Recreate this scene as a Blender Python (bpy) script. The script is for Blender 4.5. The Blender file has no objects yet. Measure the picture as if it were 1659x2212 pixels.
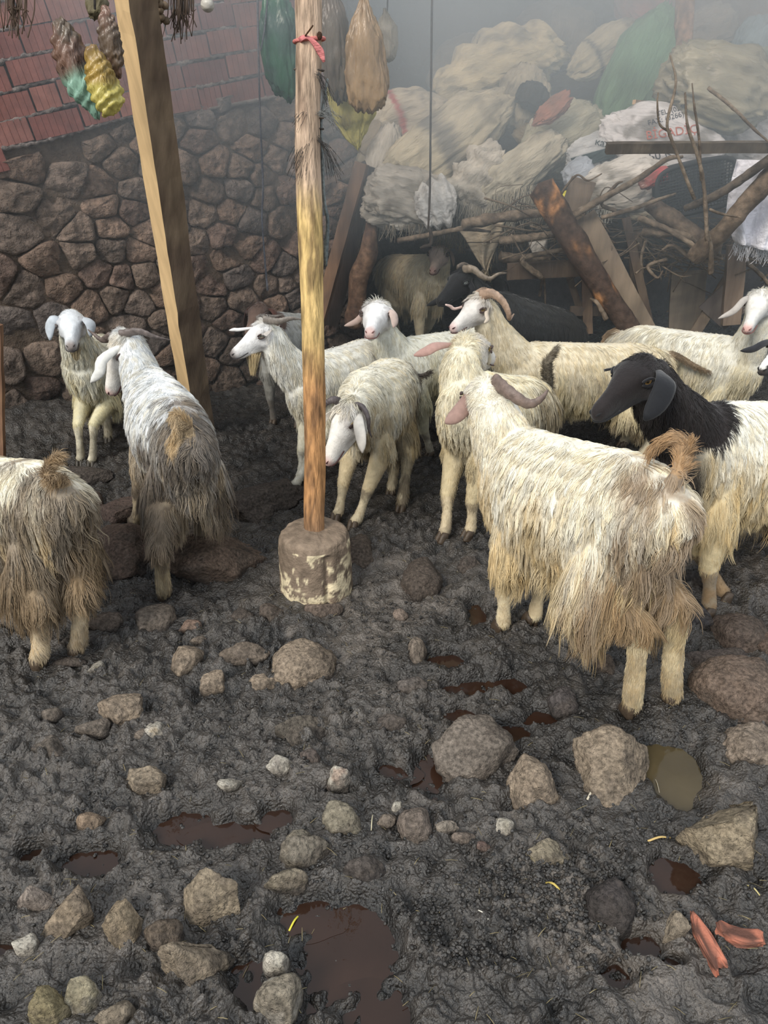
import bpy, bmesh, math, os
import numpy as np
from mathutils import Vector, Matrix
from mathutils.bvhtree import BVHTree
SK = set()
sc = bpy.context.scene
COL = sc.collection
# ------------------------------------------------------------------ camera, light, exposure
F_PX, PITCH, CAM_H = 1597.0, math.radians(28), 1.55
cam_data = bpy.data.cameras.new('camera'); cam = bpy.data.objects.new('camera', cam_data); COL.objects.link(cam)
cam.location = (0, 0, CAM_H); cam.rotation_euler = (math.pi/2-PITCH, 0, 0)
cam_data.sensor_fit = 'VERTICAL'; cam_data.sensor_height = 36.0; cam_data.lens = F_PX/2212*36.0
cam_data.clip_start = 0.02; cam_data.clip_end = 200
sc.camera = cam
w = bpy.data.worlds.new('overcast_sky'); sc.world = w; w.use_nodes = True
nt = w.node_tree; bg = nt.nodes['Background']
tcw = nt.nodes.new('ShaderNodeTexCoord'); sepw = nt.nodes.new('ShaderNodeSeparateXYZ'); rmp = nt.nodes.new('ShaderNodeValToRGB')
nt.links.new(tcw.outputs['Generated'], sepw.inputs[0]); nt.links.new(sepw.outputs[2], rmp.inputs[0]); nt.links.new(rmp.outputs[0], bg.inputs[0])
rmp.color_ramp.elements[0].position = 0.0; rmp.color_ramp.elements[0].color = (0.62, 0.68, 0.76, 1)
rmp.color_ramp.elements[1].position = 0.9; rmp.color_ramp.elements[1].color = (0.86, 0.93, 1.0, 1)
bg.inputs[1].default_value = 1.25
sd = bpy.data.lights.new('sun', 'SUN'); sun = bpy.data.objects.new('sun', sd); COL.objects.link(sun)
sd.energy = 2.75; sd.angle = math.radians(22); sd.color = (1.0, 0.95, 0.86)
sun.rotation_euler = Vector((0.52, 0.75, -0.72)).to_track_quat('-Z', 'Y').to_euler()
sc.view_settings.view_transform = 'Standard'; sc.view_settings.look = 'None'
sc.view_settings.exposure = 0.0; sc.view_settings.gamma = 1.0; sc.view_settings.use_curve_mapping = False
sc.cycles.use_denoising = True
sc.cycles.max_bounces = 5; sc.cycles.diffuse_bounces = 3; sc.cycles.glossy_bounces = 2; sc.cycles.transmission_bounces = 3
sc.cycles.volume_bounces = 1; sc.cycles.transparent_max_bounces = 8; sc.cycles.caustics_reflective = False; sc.cycles.caustics_refractive = False
sc.cycles.use_adaptive_sampling = True; sc.cycles.adaptive_threshold = 0.03
sc.cycles.volume_step_rate = 4.0; sc.cycles.volume_max_steps = 48
sc.cycles_curves.shape = 'RIBBONS'; sc.cycles_curves.subdivisions = 2
# ------------------------------------------------------------------ helpers
CP, SP = math.cos(PITCH), math.sin(PITCH)
def ray(px, py):
    u = (px-829.5)/F_PX; v = (1106-py)/F_PX
    return np.array([u, CP+v*SP, -SP+v*CP])
def G(px, py, z=0.0):
    d = ray(px, py); t = (z-CAM_H)/d[2]; return np.array([d[0]*t, d[1]*t, z])
def W(px, py, Y):
    d = ray(px, py); t = Y/d[1]; return np.array([d[0]*t, Y, CAM_H+d[2]*t])
def mpp(p):                                     # metres per photograph pixel at a point
    return (p[1]*CP+(CAM_H-p[2])*SP)/F_PX
def A_(*a): return np.array(a, dtype=float)
def nrm(v): v = np.asarray(v, float); return v/(np.linalg.norm(v, axis=-1, keepdims=True)+1e-12)
def lin(r, g, b):
    c = np.array([r, g, b])/255.0
    return np.where(c <= 0.04045, c/12.92, ((c+0.055)/1.055)**2.4)
def sstep(a, b, x): t = np.clip((x-a)/(b-a), 0, 1); return t*t*(3-2*t)
def hash3(ix, iy, iz, s=0):
    h = (ix.astype(np.int64)*374761393+iy.astype(np.int64)*668265263+iz.astype(np.int64)*2147483647//3+s*974711) & 0xffffffff
    h = ((h ^ (h >> 13))*1274126177) & 0xffffffff
    h = ((h ^ (h >> 16))*2246822519) & 0xffffffff
    return ((h ^ (h >> 15)) & 0xffffff)/float(0xffffff)
def vn(p, s=0):
    p = np.asarray(p, float); i = np.floor(p); f = p-i; f = f*f*f*(f*(f*6-15)+10); i = i.astype(np.int64)
    r = 0
    for dx in (0, 1):
        wx = f[..., 0] if dx else 1-f[..., 0]
        for dy in (0, 1):
            wy = f[..., 1] if dy else 1-f[..., 1]
            for dz in (0, 1):
                wz = f[..., 2] if dz else 1-f[..., 2]
                r = r+wx*wy*wz*hash3(i[..., 0]+dx, i[..., 1]+dy, i[..., 2]+dz, s)
    return r*2-1
def fbm(p, o=4, s=0, g=0.5):
    p = np.asarray(p, float); a = 1.0; r = 0; n = 0
    for k in range(o):
        r = r+a*vn(p*(2.03**k)+k*17.3, s+k); n += a; a *= g
    return r/n
def fb2(x, y, sc_, o=4, s=0): return fbm(np.stack([x*sc_, y*sc_, np.zeros_like(x)+s*3.7], -1), o, s)
def worley(x, y, s=0):
    ix = np.floor(x).astype(np.int64); iy = np.floor(y).astype(np.int64); d1 = np.full(x.shape, 9.0); d2 = d1.copy(); idv = np.zeros(x.shape)
    for a in (-1, 0, 1):
        for b in (-1, 0, 1):
            cx = ix+a; cy = iy+b; z = np.zeros_like(cx)
            hx = hash3(cx, cy, z, s); hy = hash3(cx, cy, z, s+7)
            d = np.hypot(cx+hx-x, cy+hy-y)
            m = d < d1; d2 = np.where(m, d1, np.minimum(d2, d)); idv = np.where(m, hash3(cx, cy, z, s+13), idv); d1 = np.where(m, d, d1)
    return d1, d2, idv
def mesh(name, V, Fc, col=None, mats=None, smooth=True, fmat=None):
    me = bpy.data.meshes.new(name); V = np.asarray(V, float)
    if isinstance(Fc, np.ndarray):
        n, k = Fc.shape
        me.vertices.add(len(V)); me.vertices.foreach_set('co', V.ravel())
        me.loops.add(n*k); me.loops.foreach_set('vertex_index', Fc.astype(np.int32).ravel())
        me.polygons.add(n); me.polygons.foreach_set('loop_start', np.arange(0, n*k, k, dtype=np.int32))
        me.update(calc_edges=True)
    else:
        me.from_pydata(V.tolist(), [], [list(map(int, f)) for f in Fc])
    me.validate()
    if col is not None: setcol(me, col)
    for m in (mats if isinstance(mats, (list, tuple)) else [mats] if mats else []): me.materials.append(m)
    if fmat is not None: me.polygons.foreach_set('material_index', np.asarray(fmat, np.int32))
    me.polygons.foreach_set('use_smooth', np.full(len(me.polygons), smooth)); me.update()
    return me
def setcol(me, col):
    col = np.asarray(col, float); n = len(me.vertices)
    if col.ndim == 1: col = np.tile(col[:3], (n, 1))
    ca = me.color_attributes.new('Col', 'FLOAT_COLOR', 'POINT')
    ca.data.foreach_set('color', np.concatenate([np.clip(col[:, :3], 0, 1), np.ones((n, 1))], 1).astype(np.float32).ravel())
def put(name, me, parent=None, loc=None, label=None, cat=None, group=None, kind=None):
    o = bpy.data.objects.new(name, me); COL.objects.link(o)
    if parent is not None: o.parent = parent
    if loc is not None: o.location = loc
    for k, v in (('label', label), ('category', cat), ('group', group), ('kind', kind)):
        if v: o[k] = v
    return o
def empty(name, loc, label, cat, group=None, kind=None):
    o = put(name, None, None, loc, label, cat, group, kind); o.empty_display_size = 0.1; return o
def join(parts):
    V = []; Fc = []; C = []; n = 0
    for v, f, c in parts:
        V.append(v); C.append(np.tile(c, (len(v), 1)) if np.ndim(c) == 1 else c)
        Fc += [[i+n for i in q] for q in (f.tolist() if isinstance(f, np.ndarray) else f)]; n += len(v)
    return np.concatenate(V), Fc, np.concatenate(C)
def frames(P, up=A_(0, 0, 1)):
    P = np.asarray(P, float); T = nrm(np.gradient(P, axis=0)); N = []; u = np.asarray(up, float)
    for t in T:
        if abs(np.dot(u, t)) > 0.98 and not N: u = A_(1, 0.1, 0)
        b = u-np.dot(u, t)*t; b = b/(np.linalg.norm(b)+1e-9); N.append(b); u = b
    N = np.array(N); S = np.cross(N, T); return T, N, S      # S = side (left of forward when N is up)
def loft(P, rw, rh, n=16, up=A_(0, 0, 1), closed=True, keepup=False, sq=1.0):
    P = np.asarray(P, float); T, N, S = frames(P, up)
    if keepup:
        U = np.tile(up, (len(P), 1)); N = nrm(U-(U*T).sum(1)[:, None]*T); S = np.cross(N, T)
    rw = np.broadcast_to(rw, len(P)).astype(float); rh = np.broadcast_to(rh, len(P)).astype(float)
    a = np.linspace(0, 2*np.pi, n, endpoint=False); ca, sa = np.cos(a), np.sin(a)
    ca = np.sign(ca)*abs(ca)**sq; sa = np.sign(sa)*abs(sa)**sq
    V = P[:, None]+S[:, None]*(rw[:, None]*ca)[..., None]+N[:, None]*(rh[:, None]*sa)[..., None]
    V = V.reshape(-1, 3); Fc = []
    m = len(P)
    i = np.arange(m-1)[:, None]*n; j = np.arange(n)[None]; j2 = (j+1) % n
    q = np.stack([i+j, i+j2, i+n+j2, i+n+j], -1).reshape(-1, 4)
    Fc = q.tolist()
    if closed:
        V = np.concatenate([V, [P[0]-T[0]*min(rw[0], rh[0])*0.35], [P[-1]+T[-1]*min(rw[-1], rh[-1])*0.35]])
        for k in range(n):
            Fc.append([m*n, (k+1) % n, k]); Fc.append([m*n+1, (m-1)*n+k, (m-1)*n+(k+1) % n])
    return V, Fc
def spline(P, n):
    P = np.asarray(P, float); k = len(P)
    if k < 3: return P[0]+(P[-1]-P[0])*np.linspace(0, 1, n)[:, None]
    Q = np.vstack([2*P[0]-P[1], P, 2*P[-1]-P[-2]]); t = np.linspace(0, k-1-1e-6, n); i = t.astype(int); f = (t-i)[:, None]
    a, b, c, d = Q[i], Q[i+1], Q[i+2], Q[i+3]
    return 0.5*(2*b+(c-a)*f+(2*a-5*b+4*c-d)*f**2+(3*b-a-3*c+d)*f**3)
def box(a, b, w_, t_, side=None, seg=8, jit=0.0, seed=0):     # timber from a to b, w_ wide (along side), t_ thick
    a, b = np.asarray(a, float), np.asarray(b, float); d = nrm(b-a); s = nrm(np.asarray(side, float)-np.dot(side, d)*d); n = np.cross(d, s)
    t = np.linspace(0, 1, seg+1); ring = [(-1, -1), (0, -1.0), (1, -1), (1, 0), (1, 1), (0, 1), (-1, 1), (-1, 0)]
    e = 0.94; V = []
    for k, tt in enumerate(t):
        for (x, y) in ring:
            V.append(a+(b-a)*tt+s*w_/2*x+n*t_/2*y)
    V = np.array(V)
    if jit: V = V+np.stack([fbm(V*9+seed, 2, 1+k) for k in range(3)], -1)*jit
    m = len(ring); Fc = []
    for k in range(seg):
        for j in range(m): Fc.append([k*m+j, k*m+(j+1) % m, (k+1)*m+(j+1) % m, (k+1)*m+j])
    Fc.append(list(range(m))[::-1]); Fc.append([seg*m+j for j in range(m)])
    return V, Fc
def ico(sub):
    bm = bmesh.new(); bmesh.ops.create_icosphere(bm, subdivisions=sub, radius=1.0); bm.verts.ensure_lookup_table()
    V = np.array([v.co[:] for v in bm.verts]); Fc = np.array([[v.index for v in f.verts] for f in bm.faces]); bm.free(); return V, Fc
ICO = {k: ico(k) for k in (1, 2, 3, 4, 5)}
# ------------------------------------------------------------------ materials
def material(name, rough=0.8, spec=0.3, bump=(), nz=0.25, nscale=30, rrange=None, sheen=0, trans=0, solid=None, stretch=None, wave=None, sub=0):
    m = bpy.data.materials.new(name); m.use_nodes = True; n = m.node_tree; N = n.nodes; L = n.links; bs = N['Principled BSDF']
    if solid is None:
        at = N.new('ShaderNodeAttribute'); at.attribute_name = 'Col'; src = at.outputs['Color']
    else:
        rg = N.new('ShaderNodeRGB'); rg.outputs[0].default_value = (*solid, 1); src = rg.outputs[0]
    tc = N.new('ShaderNodeTexCoord'); co = tc.outputs['Object']
    if stretch:
        mp = N.new('ShaderNodeMapping'); mp.inputs['Scale'].default_value = stretch; L.new(co, mp.inputs[0]); co = mp.outputs[0]
    if nz:
        t = N.new('ShaderNodeTexNoise'); t.inputs['Scale'].default_value = nscale; t.inputs['Detail'].default_value = 4; L.new(co, t.inputs['Vector'])
        mr = N.new('ShaderNodeMapRange'); mr.inputs[1].default_value = 0.3; mr.inputs[2].default_value = 0.7
        mr.inputs[3].default_value = 1-nz; mr.inputs[4].default_value = 1+nz; L.new(t.outputs[0], mr.inputs[0])
        vm = N.new('ShaderNodeVectorMath'); vm.operation = 'SCALE'; L.new(src, vm.inputs[0]); L.new(mr.outputs[0], vm.inputs['Scale']); src = vm.outputs[0]
    L.new(src, bs.inputs['Base Color'])
    bs.inputs['Roughness'].default_value = rough; bs.inputs['Specular IOR Level'].default_value = spec
    if rrange:
        t = N.new('ShaderNodeTexNoise'); t.inputs['Scale'].default_value = rrange[2]; t.inputs['Detail'].default_value = 3; L.new(tc.outputs['Object'], t.inputs['Vector'])
        mr = N.new('ShaderNodeMapRange'); mr.inputs[1].default_value = 0.35; mr.inputs[2].default_value = 0.65; mr.inputs[3].default_value = rrange[0]; mr.inputs[4].default_value = rrange[1]
        L.new(t.outputs[0], mr.inputs[0]); L.new(mr.outputs[0], bs.inputs['Roughness'])
    prev = None
    for (kind, scale, dist) in bump:
        if kind == 'n': t = N.new('ShaderNodeTexNoise'); t.inputs['Detail'].default_value = 5; out = t.outputs[0]
        elif kind == 'v': t = N.new('ShaderNodeTexVoronoi'); out = t.outputs[0]
        else: t = N.new('ShaderNodeTexWave'); t.inputs['Distortion'].default_value = 3; t.inputs['Detail'].default_value = 3; t.bands_direction = kind; out = t.outputs[1]
        t.inputs['Scale'].default_value = scale; L.new(co, t.inputs['Vector'])
        b = N.new('ShaderNodeBump'); b.inputs['Strength'].default_value = 1.0; b.inputs['Distance'].default_value = abs(dist); b.invert = dist < 0
        L.new(out, b.inputs['Height'])
        if prev: L.new(prev, b.inputs['Normal'])
        prev = b.outputs[0]
    if prev: L.new(prev, bs.inputs['Normal'])
    if sheen: bs.inputs['Sheen Weight'].default_value = sheen
    if trans: bs.inputs['Transmission Weight'].default_value = trans
    if sub: bs.inputs['Subsurface Weight'].default_value = sub; bs.inputs['Subsurface Radius'].default_value = (0.02, 0.008, 0.005)
    return m
M = {}
M['mud'] = material('wet_mud', 0.5, 0.75, [('n', 60, 0.010), ('n', 200, 0.005), ('v', 120, -0.004)], 0.4, 14, (0.15, 0.6, 26))
M['rock'] = material('field_stone', 0.85, 0.25, [('n', 22, 0.014), ('n', 80, 0.010), ('n', 240, 0.005)], 0.5, 95)
M['wallstone'] = material('basalt_wall_stone', 0.8, 0.3, [('n', 14, 0.03), ('n', 50, 0.016), ('n', 160, 0.005)], 0.42, 30)
M['mortar'] = material('mud_mortar', 0.95, 0.1, [('n', 30, 0.012), ('n', 120, 0.004)], 0.3, 30)
M['brick'] = material('clay_brick', 0.8, 0.25, [('n', 60, 0.002), ('n', 250, 0.001)], 0.22, 18)
M['post'] = material('debarked_post', 0.8, .25, [('n', 40, .008), ('n', 160, .005)], .5, 75, stretch=(1, 1, .14))
M['wood'] = material('weathered_wood', 0.75, 0.3, [('n', 30, 0.004), ('n', 120, 0.0015)], 0.3, 22, stretch=(1, 1, 0.1))
M['bark'] = material('rough_bark', 0.85, 0.2, [('n', 40, 0.006), ('n', 160, 0.002)], 0.4, 35)
M['cloth'] = material('woven_sack_cloth', 0.65, 0.35, [('n', 14, 0.022), ('n', 46, 0.009), ('n', 300, 0.001)], 0.22, 16, stretch=(.35, 1, 1))
M['film'] = material('plastic_film', 0.32, 0.5, [('n', 16, 0.014), ('n', 50, 0.005)], 0.3, 14, stretch=(.4, 1, 1))
M['fur'] = material('fur_strands', 0.55, 0.35, [], 0.0, sheen=0.15)
M['coat'] = material('goat_skin_coat', 0.75, 0.25, [('n', 60, 0.002), ('n', 240, 0.001)], 0.12, 45, sheen=0.2)
M['face'] = material('short_face_hair', 0.7, 0.25, [('n', 70, 0.0012)], 0.08, 60, sheen=0.2)
M['horn'] = material('ridged_horn', 0.5, 0.45, [('n', 60, 0.003), ('n', 260, 0.001)], 0.3, 45)
M['eye'] = material('goat_eye', 0.08, 0.7, [], 0)
M['rope'] = material('twisted_rope', 0.8, 0.2, [('n', 200, 0.002)], 0.3, 120)
M['plain'] = material('matte_colour', 0.75, 0.3, [('n', 120, 0.001)], 0.15, 50)
M['concrete'] = material('old_concrete', 0.85, 0.25, [('n', 25, 0.006), ('n', 110, 0.004), ('n', 300, 0.001)], 0.3, 30)
M['water'] = material('dung_water', 0.05, 0.3, [('n', 14, 0.0015)], 0.2, 6)
M['straw'] = material('dry_straw', 0.6, 0.35, [], 0)
M['roof'] = material('sheet_roof', 0.7, 0.3, [('n', 10, 0.004)], 0.3, 4, solid=(0.06, 0.06, 0.065))
rng = np.random.default_rng(7)
WA, WB = A_(-2.17, 3.9), A_(-0.25, 5.07)        # two points on the left wall's plan line
WT = nrm(WB-WA); WN = A_(WT[1], -WT[0])         # along / towards the yard
def wpt(s, z, d=0.0): return A_(*(WA+WT*s+WN*d), z)
def wall_sz(px, py):
    d = ray(px, py); k = (WA@WN)/(d[:2]@WN); p = d*k+A_(0, 0, CAM_H); return (p[:2]-WA)@WT, p[2]
# ------------------------------------------------------------------ ground
BASINS = [(740, 2050, 160, 115, 0.035), (800, 2180, 90, 60, 0.03), (555, 2110, 70, 60, 0.03), (660, 1955, 75, 40, .03), (385, 1770, 80, 45, 0.03), (190, 1845, 70, 40, 0.032), (500, 1790, 90, 30, 0.03), (600, 1755, 40, 22, .028),
          (930, 1640, 55, 60, 0.035), (1460, 1655, 72, 62, 0.032), (1010, 1470, 60, 22, 0.03), (1035, 1320, 30, 22, 0.028), (965, 1410, 60, 18, .028), (985, 1535, 45, 20, .028),
          (840, 1660, 60, 22, .028), (1385, 2030, 55, 32, 0.03), (1330, 2090, 50, 30, 0.03), (1470, 1880, 60, 35, .03), (65, 1835, 35, 16, .028), (1100, 1470, 40, 16, .026), (1180, 1540, 45, 16, .026), (1090, 1570, 50, 16, .026), (730, 1705, 40, 12, .026), (20, 2040, 60, 12, .028), (1455, 2070, 30, 18, .03)]
BAS = []
for (bx, by, bw, bh, bd) in BASINS:
    c = G(bx, by); m_ = mpp(c); a0 = math.atan2(CAM_H, c[1]); BAS.append((c[0], c[1], bw*m_, bh*m_/math.sin(a0), bd))
def ground_base(x, y):
    z = 0.016*fb2(x, y, 1.6, 3, 3)
    dw = (np.stack([x, y], -1)-WA)@WN
    z = z+0.16*sstep(0.55, 0.0, dw)*sstep(1.6, -0.4, (np.stack([x, y], -1)-WA)@WT)
    return z
def ground_full(x, y):
    z = ground_base(x, y)
    b = np.zeros_like(x)
    for (cx, cy, rx, ry, d) in BAS:
        q = np.hypot((x-cx)/rx, (y-cy)/ry)
        q = q+0.6*fb2(x, y, 12, 3, 33); b = np.maximum(b, (d+.014)*sstep(1.3, .5, q))
    wx = x+0.03*fb2(x, y, 9, 3, 40); wy = y+0.03*fb2(x, y, 9, 3, 50)
    z1 = 0.020*fb2(wx, wy, 5.5, 4, 5)
    r = 1-np.abs(fb2(wx, wy, 12, 4, 9))*2.2
    z2 = 0.018*r
    d1, d2, idv = worley(wx*26, wy*26, 3); c1 = np.clip(1-d1*1.5, 0, 1)*(idv > 0.25)*(0.3+idv)
    e1, e2, ide = worley(wx*62+5, wy*62, 5); c2 = np.clip(1-e1*1.5, 0, 1)*(0.3+ide)
    patch = sstep(-0.25, 0.3, fb2(x, y, 2.6, 3, 77))
    z3 = (0.020*c1+0.0085*c2)*(0.45+0.75*patch)
    g1, g2, idg = worley(x*7.5, y*7.5, 21)
    holes = -0.022*np.exp(-(g1/0.22)**2)*(idg > 0.45)
    amp = 1-0.45*np.clip(b/0.035, 0, 1)
    return z-b+(z1+z3)*(0.35+0.65*amp)+z2*amp+holes*amp-0.008, b
def build_ground():
    ys = 0.45*np.exp(np.linspace(0, math.log(7.4/0.45), 640)); ny = len(ys)
    u = np.linspace(-1, 1, 660); nx = len(u)
    Y = np.repeat(ys[:, None], nx, 1); X = u[None]*(0.62*Y+0.75)+0.15*Y*(u[None] > 0)*u[None]
    Z, b = ground_full(X, Y)
    P = np.stack([X, Y, Z], -1)
    n1 = fb2(X, Y, 3, 4, 60); n2 = fb2(X, Y, 22, 3, 61)
    dark = lin(38, 36, 34); mid = lin(88, 82, 76); tan = lin(116, 107, 98)
    k = np.clip(0.45+0.5*n1+0.35*n2+12*(Z-0.0), 0, 1)[..., None]
    C = dark*(1-k)+mid*k
    k2 = (sstep(0.15, 0.6, fb2(X, Y, 1.9, 3, 62)+0.4*n2)*0.5)[..., None]; C = C*(1-k2)+tan*k2
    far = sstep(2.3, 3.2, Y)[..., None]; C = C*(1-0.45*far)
    idx = np.arange(nx*ny).reshape(ny, nx)
    q = np.stack([idx[:-1, :-1], idx[:-1, 1:], idx[1:, 1:], idx[1:, :-1]], -1).reshape(-1, 4)
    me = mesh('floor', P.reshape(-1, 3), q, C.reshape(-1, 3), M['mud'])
    put('floor', me, kind='structure')
    V = []; Q = []
    for (x0, x1, y0, y1) in ((-30, 30, -30, 0.47), (-30, -1.0, 0.47, 7.5), (1.2, 30, 0.47, 7.5), (-30, 30, 7.2, 12)):
        k = len(V); V += [(x0, y0, -0.09), (x1, y0, -0.09), (x1, y1, -0.09), (x0, y1, -0.09)]; Q.append([k, k+1, k+2, k+3])
    put('floor', mesh('floor', V, Q, lin(90, 84, 78), M['mud'], smooth=False), kind='structure')
build_ground()
def gz(x, y): return float(ground_base(np.array(float(x)), np.array(float(y))))
def GG(px, py):
    p = G(px, py)
    for _ in range(4): p = G(px, py, gz(p[0], p[1]))
    return p
# puddles
PUD = ['largest dark brown puddle between the stones at bottom centre', 'brown puddle at the bottom edge right of centre', 'small brown pool beside the pale pebble near the bottom', 'brown puddle with yellow twig just above largest puddle',
       'long brown puddle left of centre below the low slabs', 'brown puddle at left below the little tan stone', 'thin brown puddle right of the long left puddle', 'tiny brown puddle ending the chain of left puddles',
       'red-brown puddle against the left side of wide grey rock', 'olive-brown puddle right of the angular saddle-shaped rock', 'muddy puddle below feet of centre goat', 'little reddish puddle left of foreground goat\'s front hoof', 'thin wet streak beside upright small stone', 'small dark puddle between low centre clods',
       'shallow wet streak left of the red-brown puddle', 'small brown puddle left of the square grey stone', 'shallow brown puddle under the scattered droppings bottom right', 'brown water below the big angular rock at right', 'small puddle near left edge', 'thin puddle right of centre under goat belly', 'small wet streak left of hind hooves', 'narrow wet streak above wide grey rock', 'thin wet line below pink pebble at centre', 'thin pale wet streak at left edge', 'tiny puddle between square stone and orange brick piece']
Z4 = min(gz(b[0], b[1]) for b in BAS[:4])
for pi, ((cx, cy, rx, ry, d), lb) in enumerate(zip(BAS, PUD)):
    n = 40; a = np.linspace(0, 2*np.pi, n, endpoint=False); rr = 1.3*(1+0.12*fbm(np.stack([np.cos(a)*2+cx*5, np.sin(a)*2+cy*5, a*0], -1), 3))
    g0 = Z4 if pi < 4 else gz(cx, cy); zw = g0-0.033
    V = [(0, 0, 0)]+[(rx*r_*math.cos(t), ry*r_*math.sin(t), 0) for r_, t in zip(rr, a)]
    Q = [[0, 1+i, 1+(i+1) % n] for i in range(n)]
    me = mesh('puddle', V, Q, lin(50, 34, 26) if 'olive' not in lb else lin(76, 66, 46), M['water'])
    put('puddle', me, None, (cx, cy, zw+pi*.0003), lb, 'puddle')
# ------------------------------------------------------------------ shed shell
BL = np.array([(-2.2, 1.02), (0.308, 1.36), (0.769, 1.455), (1.10, 1.585), (1.78, 1.70), (2.4, 1.72)])
def bline(s): return np.interp(s, BL[:, 0], BL[:, 1])
def slab(name, P, thick, nrm_, mat, col, **kw):
    P = [np.asarray(p, float) for p in P]; n = nrm(nrm_)*thick; k = len(P)
    V = P+[p-n for p in P]; Q = [list(range(k)), list(range(k, 2*k))[::-1]]+[[i, i+k, (i+1) % k+k, (i+1) % k] for i in range(k)]
    return put(name, mesh(name, V, Q, col, mat, smooth=False), **kw)
def relief(name, o, du, dv, nu, nv, nvec, amp, col, mat, seed=0, **kw):
    u = np.linspace(0, 1, nu); v = np.linspace(0, 1, nv); U, Vv = np.meshgrid(u, v)
    P = o+U[..., None]*du+Vv[..., None]*dv
    P = P+nvec*(amp*fbm(P*6+seed, 5, seed))[..., None]
    idx = np.arange(nu*nv).reshape(nv, nu); q = np.stack([idx[:-1, :-1], idx[:-1, 1:], idx[1:, 1:], idx[1:, :-1]], -1).reshape(-1, 4)
    c = np.clip(1+0.3*fbm(P.reshape(-1, 3)*8, 3, 9), .4, 1.6)[:, None]*col
    return put(name, mesh(name, P.reshape(-1, 3), q, c, mat), **kw)
WN3 = A_(WN[0], WN[1], 0); WT3 = A_(WT[0], WT[1], 0)
wall_left = relief('wall_left', wpt(-3.2, -0.12, -0.016), WT3*5.5, A_(0, 0, 3.2), 260, 130, WN3, 0.03, lin(92, 80, 70), M['mortar'], 4, kind='structure')
slab('wall_left', [wpt(-3.3, -0.2, -0.1), wpt(2.35, -0.2, -0.1), wpt(2.35, 3.1, -0.1), wpt(-3.3, 3.1, -0.1)], 0.25, WN3, M['mortar'], lin(80, 70, 62), kind='structure')
CB = wpt(2.3, 0); CB2 = A_(-0.02, 6.75, 0)
d2 = CB2-CB; n2 = nrm(A_(d2[1], -d2[0], 0))
wall_side = relief('wall_side', CB+A_(0, 0, -0.1), d2, A_(0, 0, 3.2), 70, 90, n2, 0.05, lin(70, 63, 58), M['wallstone'], 8, kind='structure')
relief('wall_back', A_(-0.3, 6.75, -0.1), A_(6.2, 0, 0), A_(0, 0, 3.3), 110, 70, A_(0, -1, 0), 0.04, lin(66, 62, 60), M['mortar'], 12, kind='structure')
slab('wall_back', [A_(-0.5, 6.85, -0.2), A_(6, 6.85, -0.2), A_(6, 6.85, 3), A_(-0.5, 6.85, 3)], 0.2, A_(0, -1, 0), M['mortar'], lin(60, 58, 56), kind='structure')
None and slab('wall_right', [A_(5.4, 3.4, -0.2), A_(5.4, 6.9, -0.2), A_(5.4, 6.9, 3), A_(5.4, 3.4, 3)], 0.2, A_(-1, 0, 0), M['mortar'], lin(84, 76, 68), kind='structure')
slab('ceiling', [A_(-6, 4.7, 3.08), A_(6, 4.7, 3.08), A_(6, 7.2, 3.2), A_(-6, 7.2, 3.2)], -0.03, A_(0, 0, 1), M['roof'], lin(60, 60, 62), kind='structure')
# bricks: rows that climb with the wall, each brick its own part with ribbed face
def brick_mesh(L_, H_, seed):
    r_ = np.random.default_rng(seed); nr = max(3, int(L_/0.028)); V = []; Q = []
    xs = [-L_/2]; 
    for i in range(nr):
        a = -L_/2+L_*(i+0.12)/nr; b = -L_/2+L_*(i+0.88)/nr; xs += [a, b]
    xs += [L_/2]; ds = [0.0]+[0.0, 0.0]*nr+[0.0]
    pts = []
    for i in range(nr):
        a = -L_/2+L_*i/nr; b = -L_/2+L_*(i+1)/nr; g = 0.0022
        pts += [(a+g, 0.0), (b-g, 0.0), (b-0.0002, -0.003)]
        if i == 0: pts.insert(0, (a, -0.002))
    pts[-1] = (L_/2, -0.002); n = len(pts)
    for z in (-H_/2, H_/2):
        V += [(x, d+0.012, z) for x, d in pts]
    V += [(-L_/2, -0.06, -H_/2), (L_/2, -0.06, -H_/2), (-L_/2, -0.06, H_/2), (L_/2, -0.06, H_/2)]
    for i in range(n-1): Q.append([i, i+1, n+i+1, n+i])
    k = 2*n; Q += [[0, n, k+2, k], [n-1, k+1, k+3, 2*n-1], list(range(n, 2*n))+[k+3, k+2], list(range(n-1, -1, -1))+[k, k+1]]
    return np.array(V), Q
def place_wall(V, s, z, rot, d=0.0):       # local x along wall, y outwards, z up
    c, s_ = math.cos(rot), math.sin(rot)
    x = V[:, 0]*c-V[:, 2]*s_; zz = V[:, 0]*s_+V[:, 2]*c
    return np.array([wpt(s+a, z+b, d+e) for a, b, e in zip(x, zz, V[:, 1])])
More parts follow.
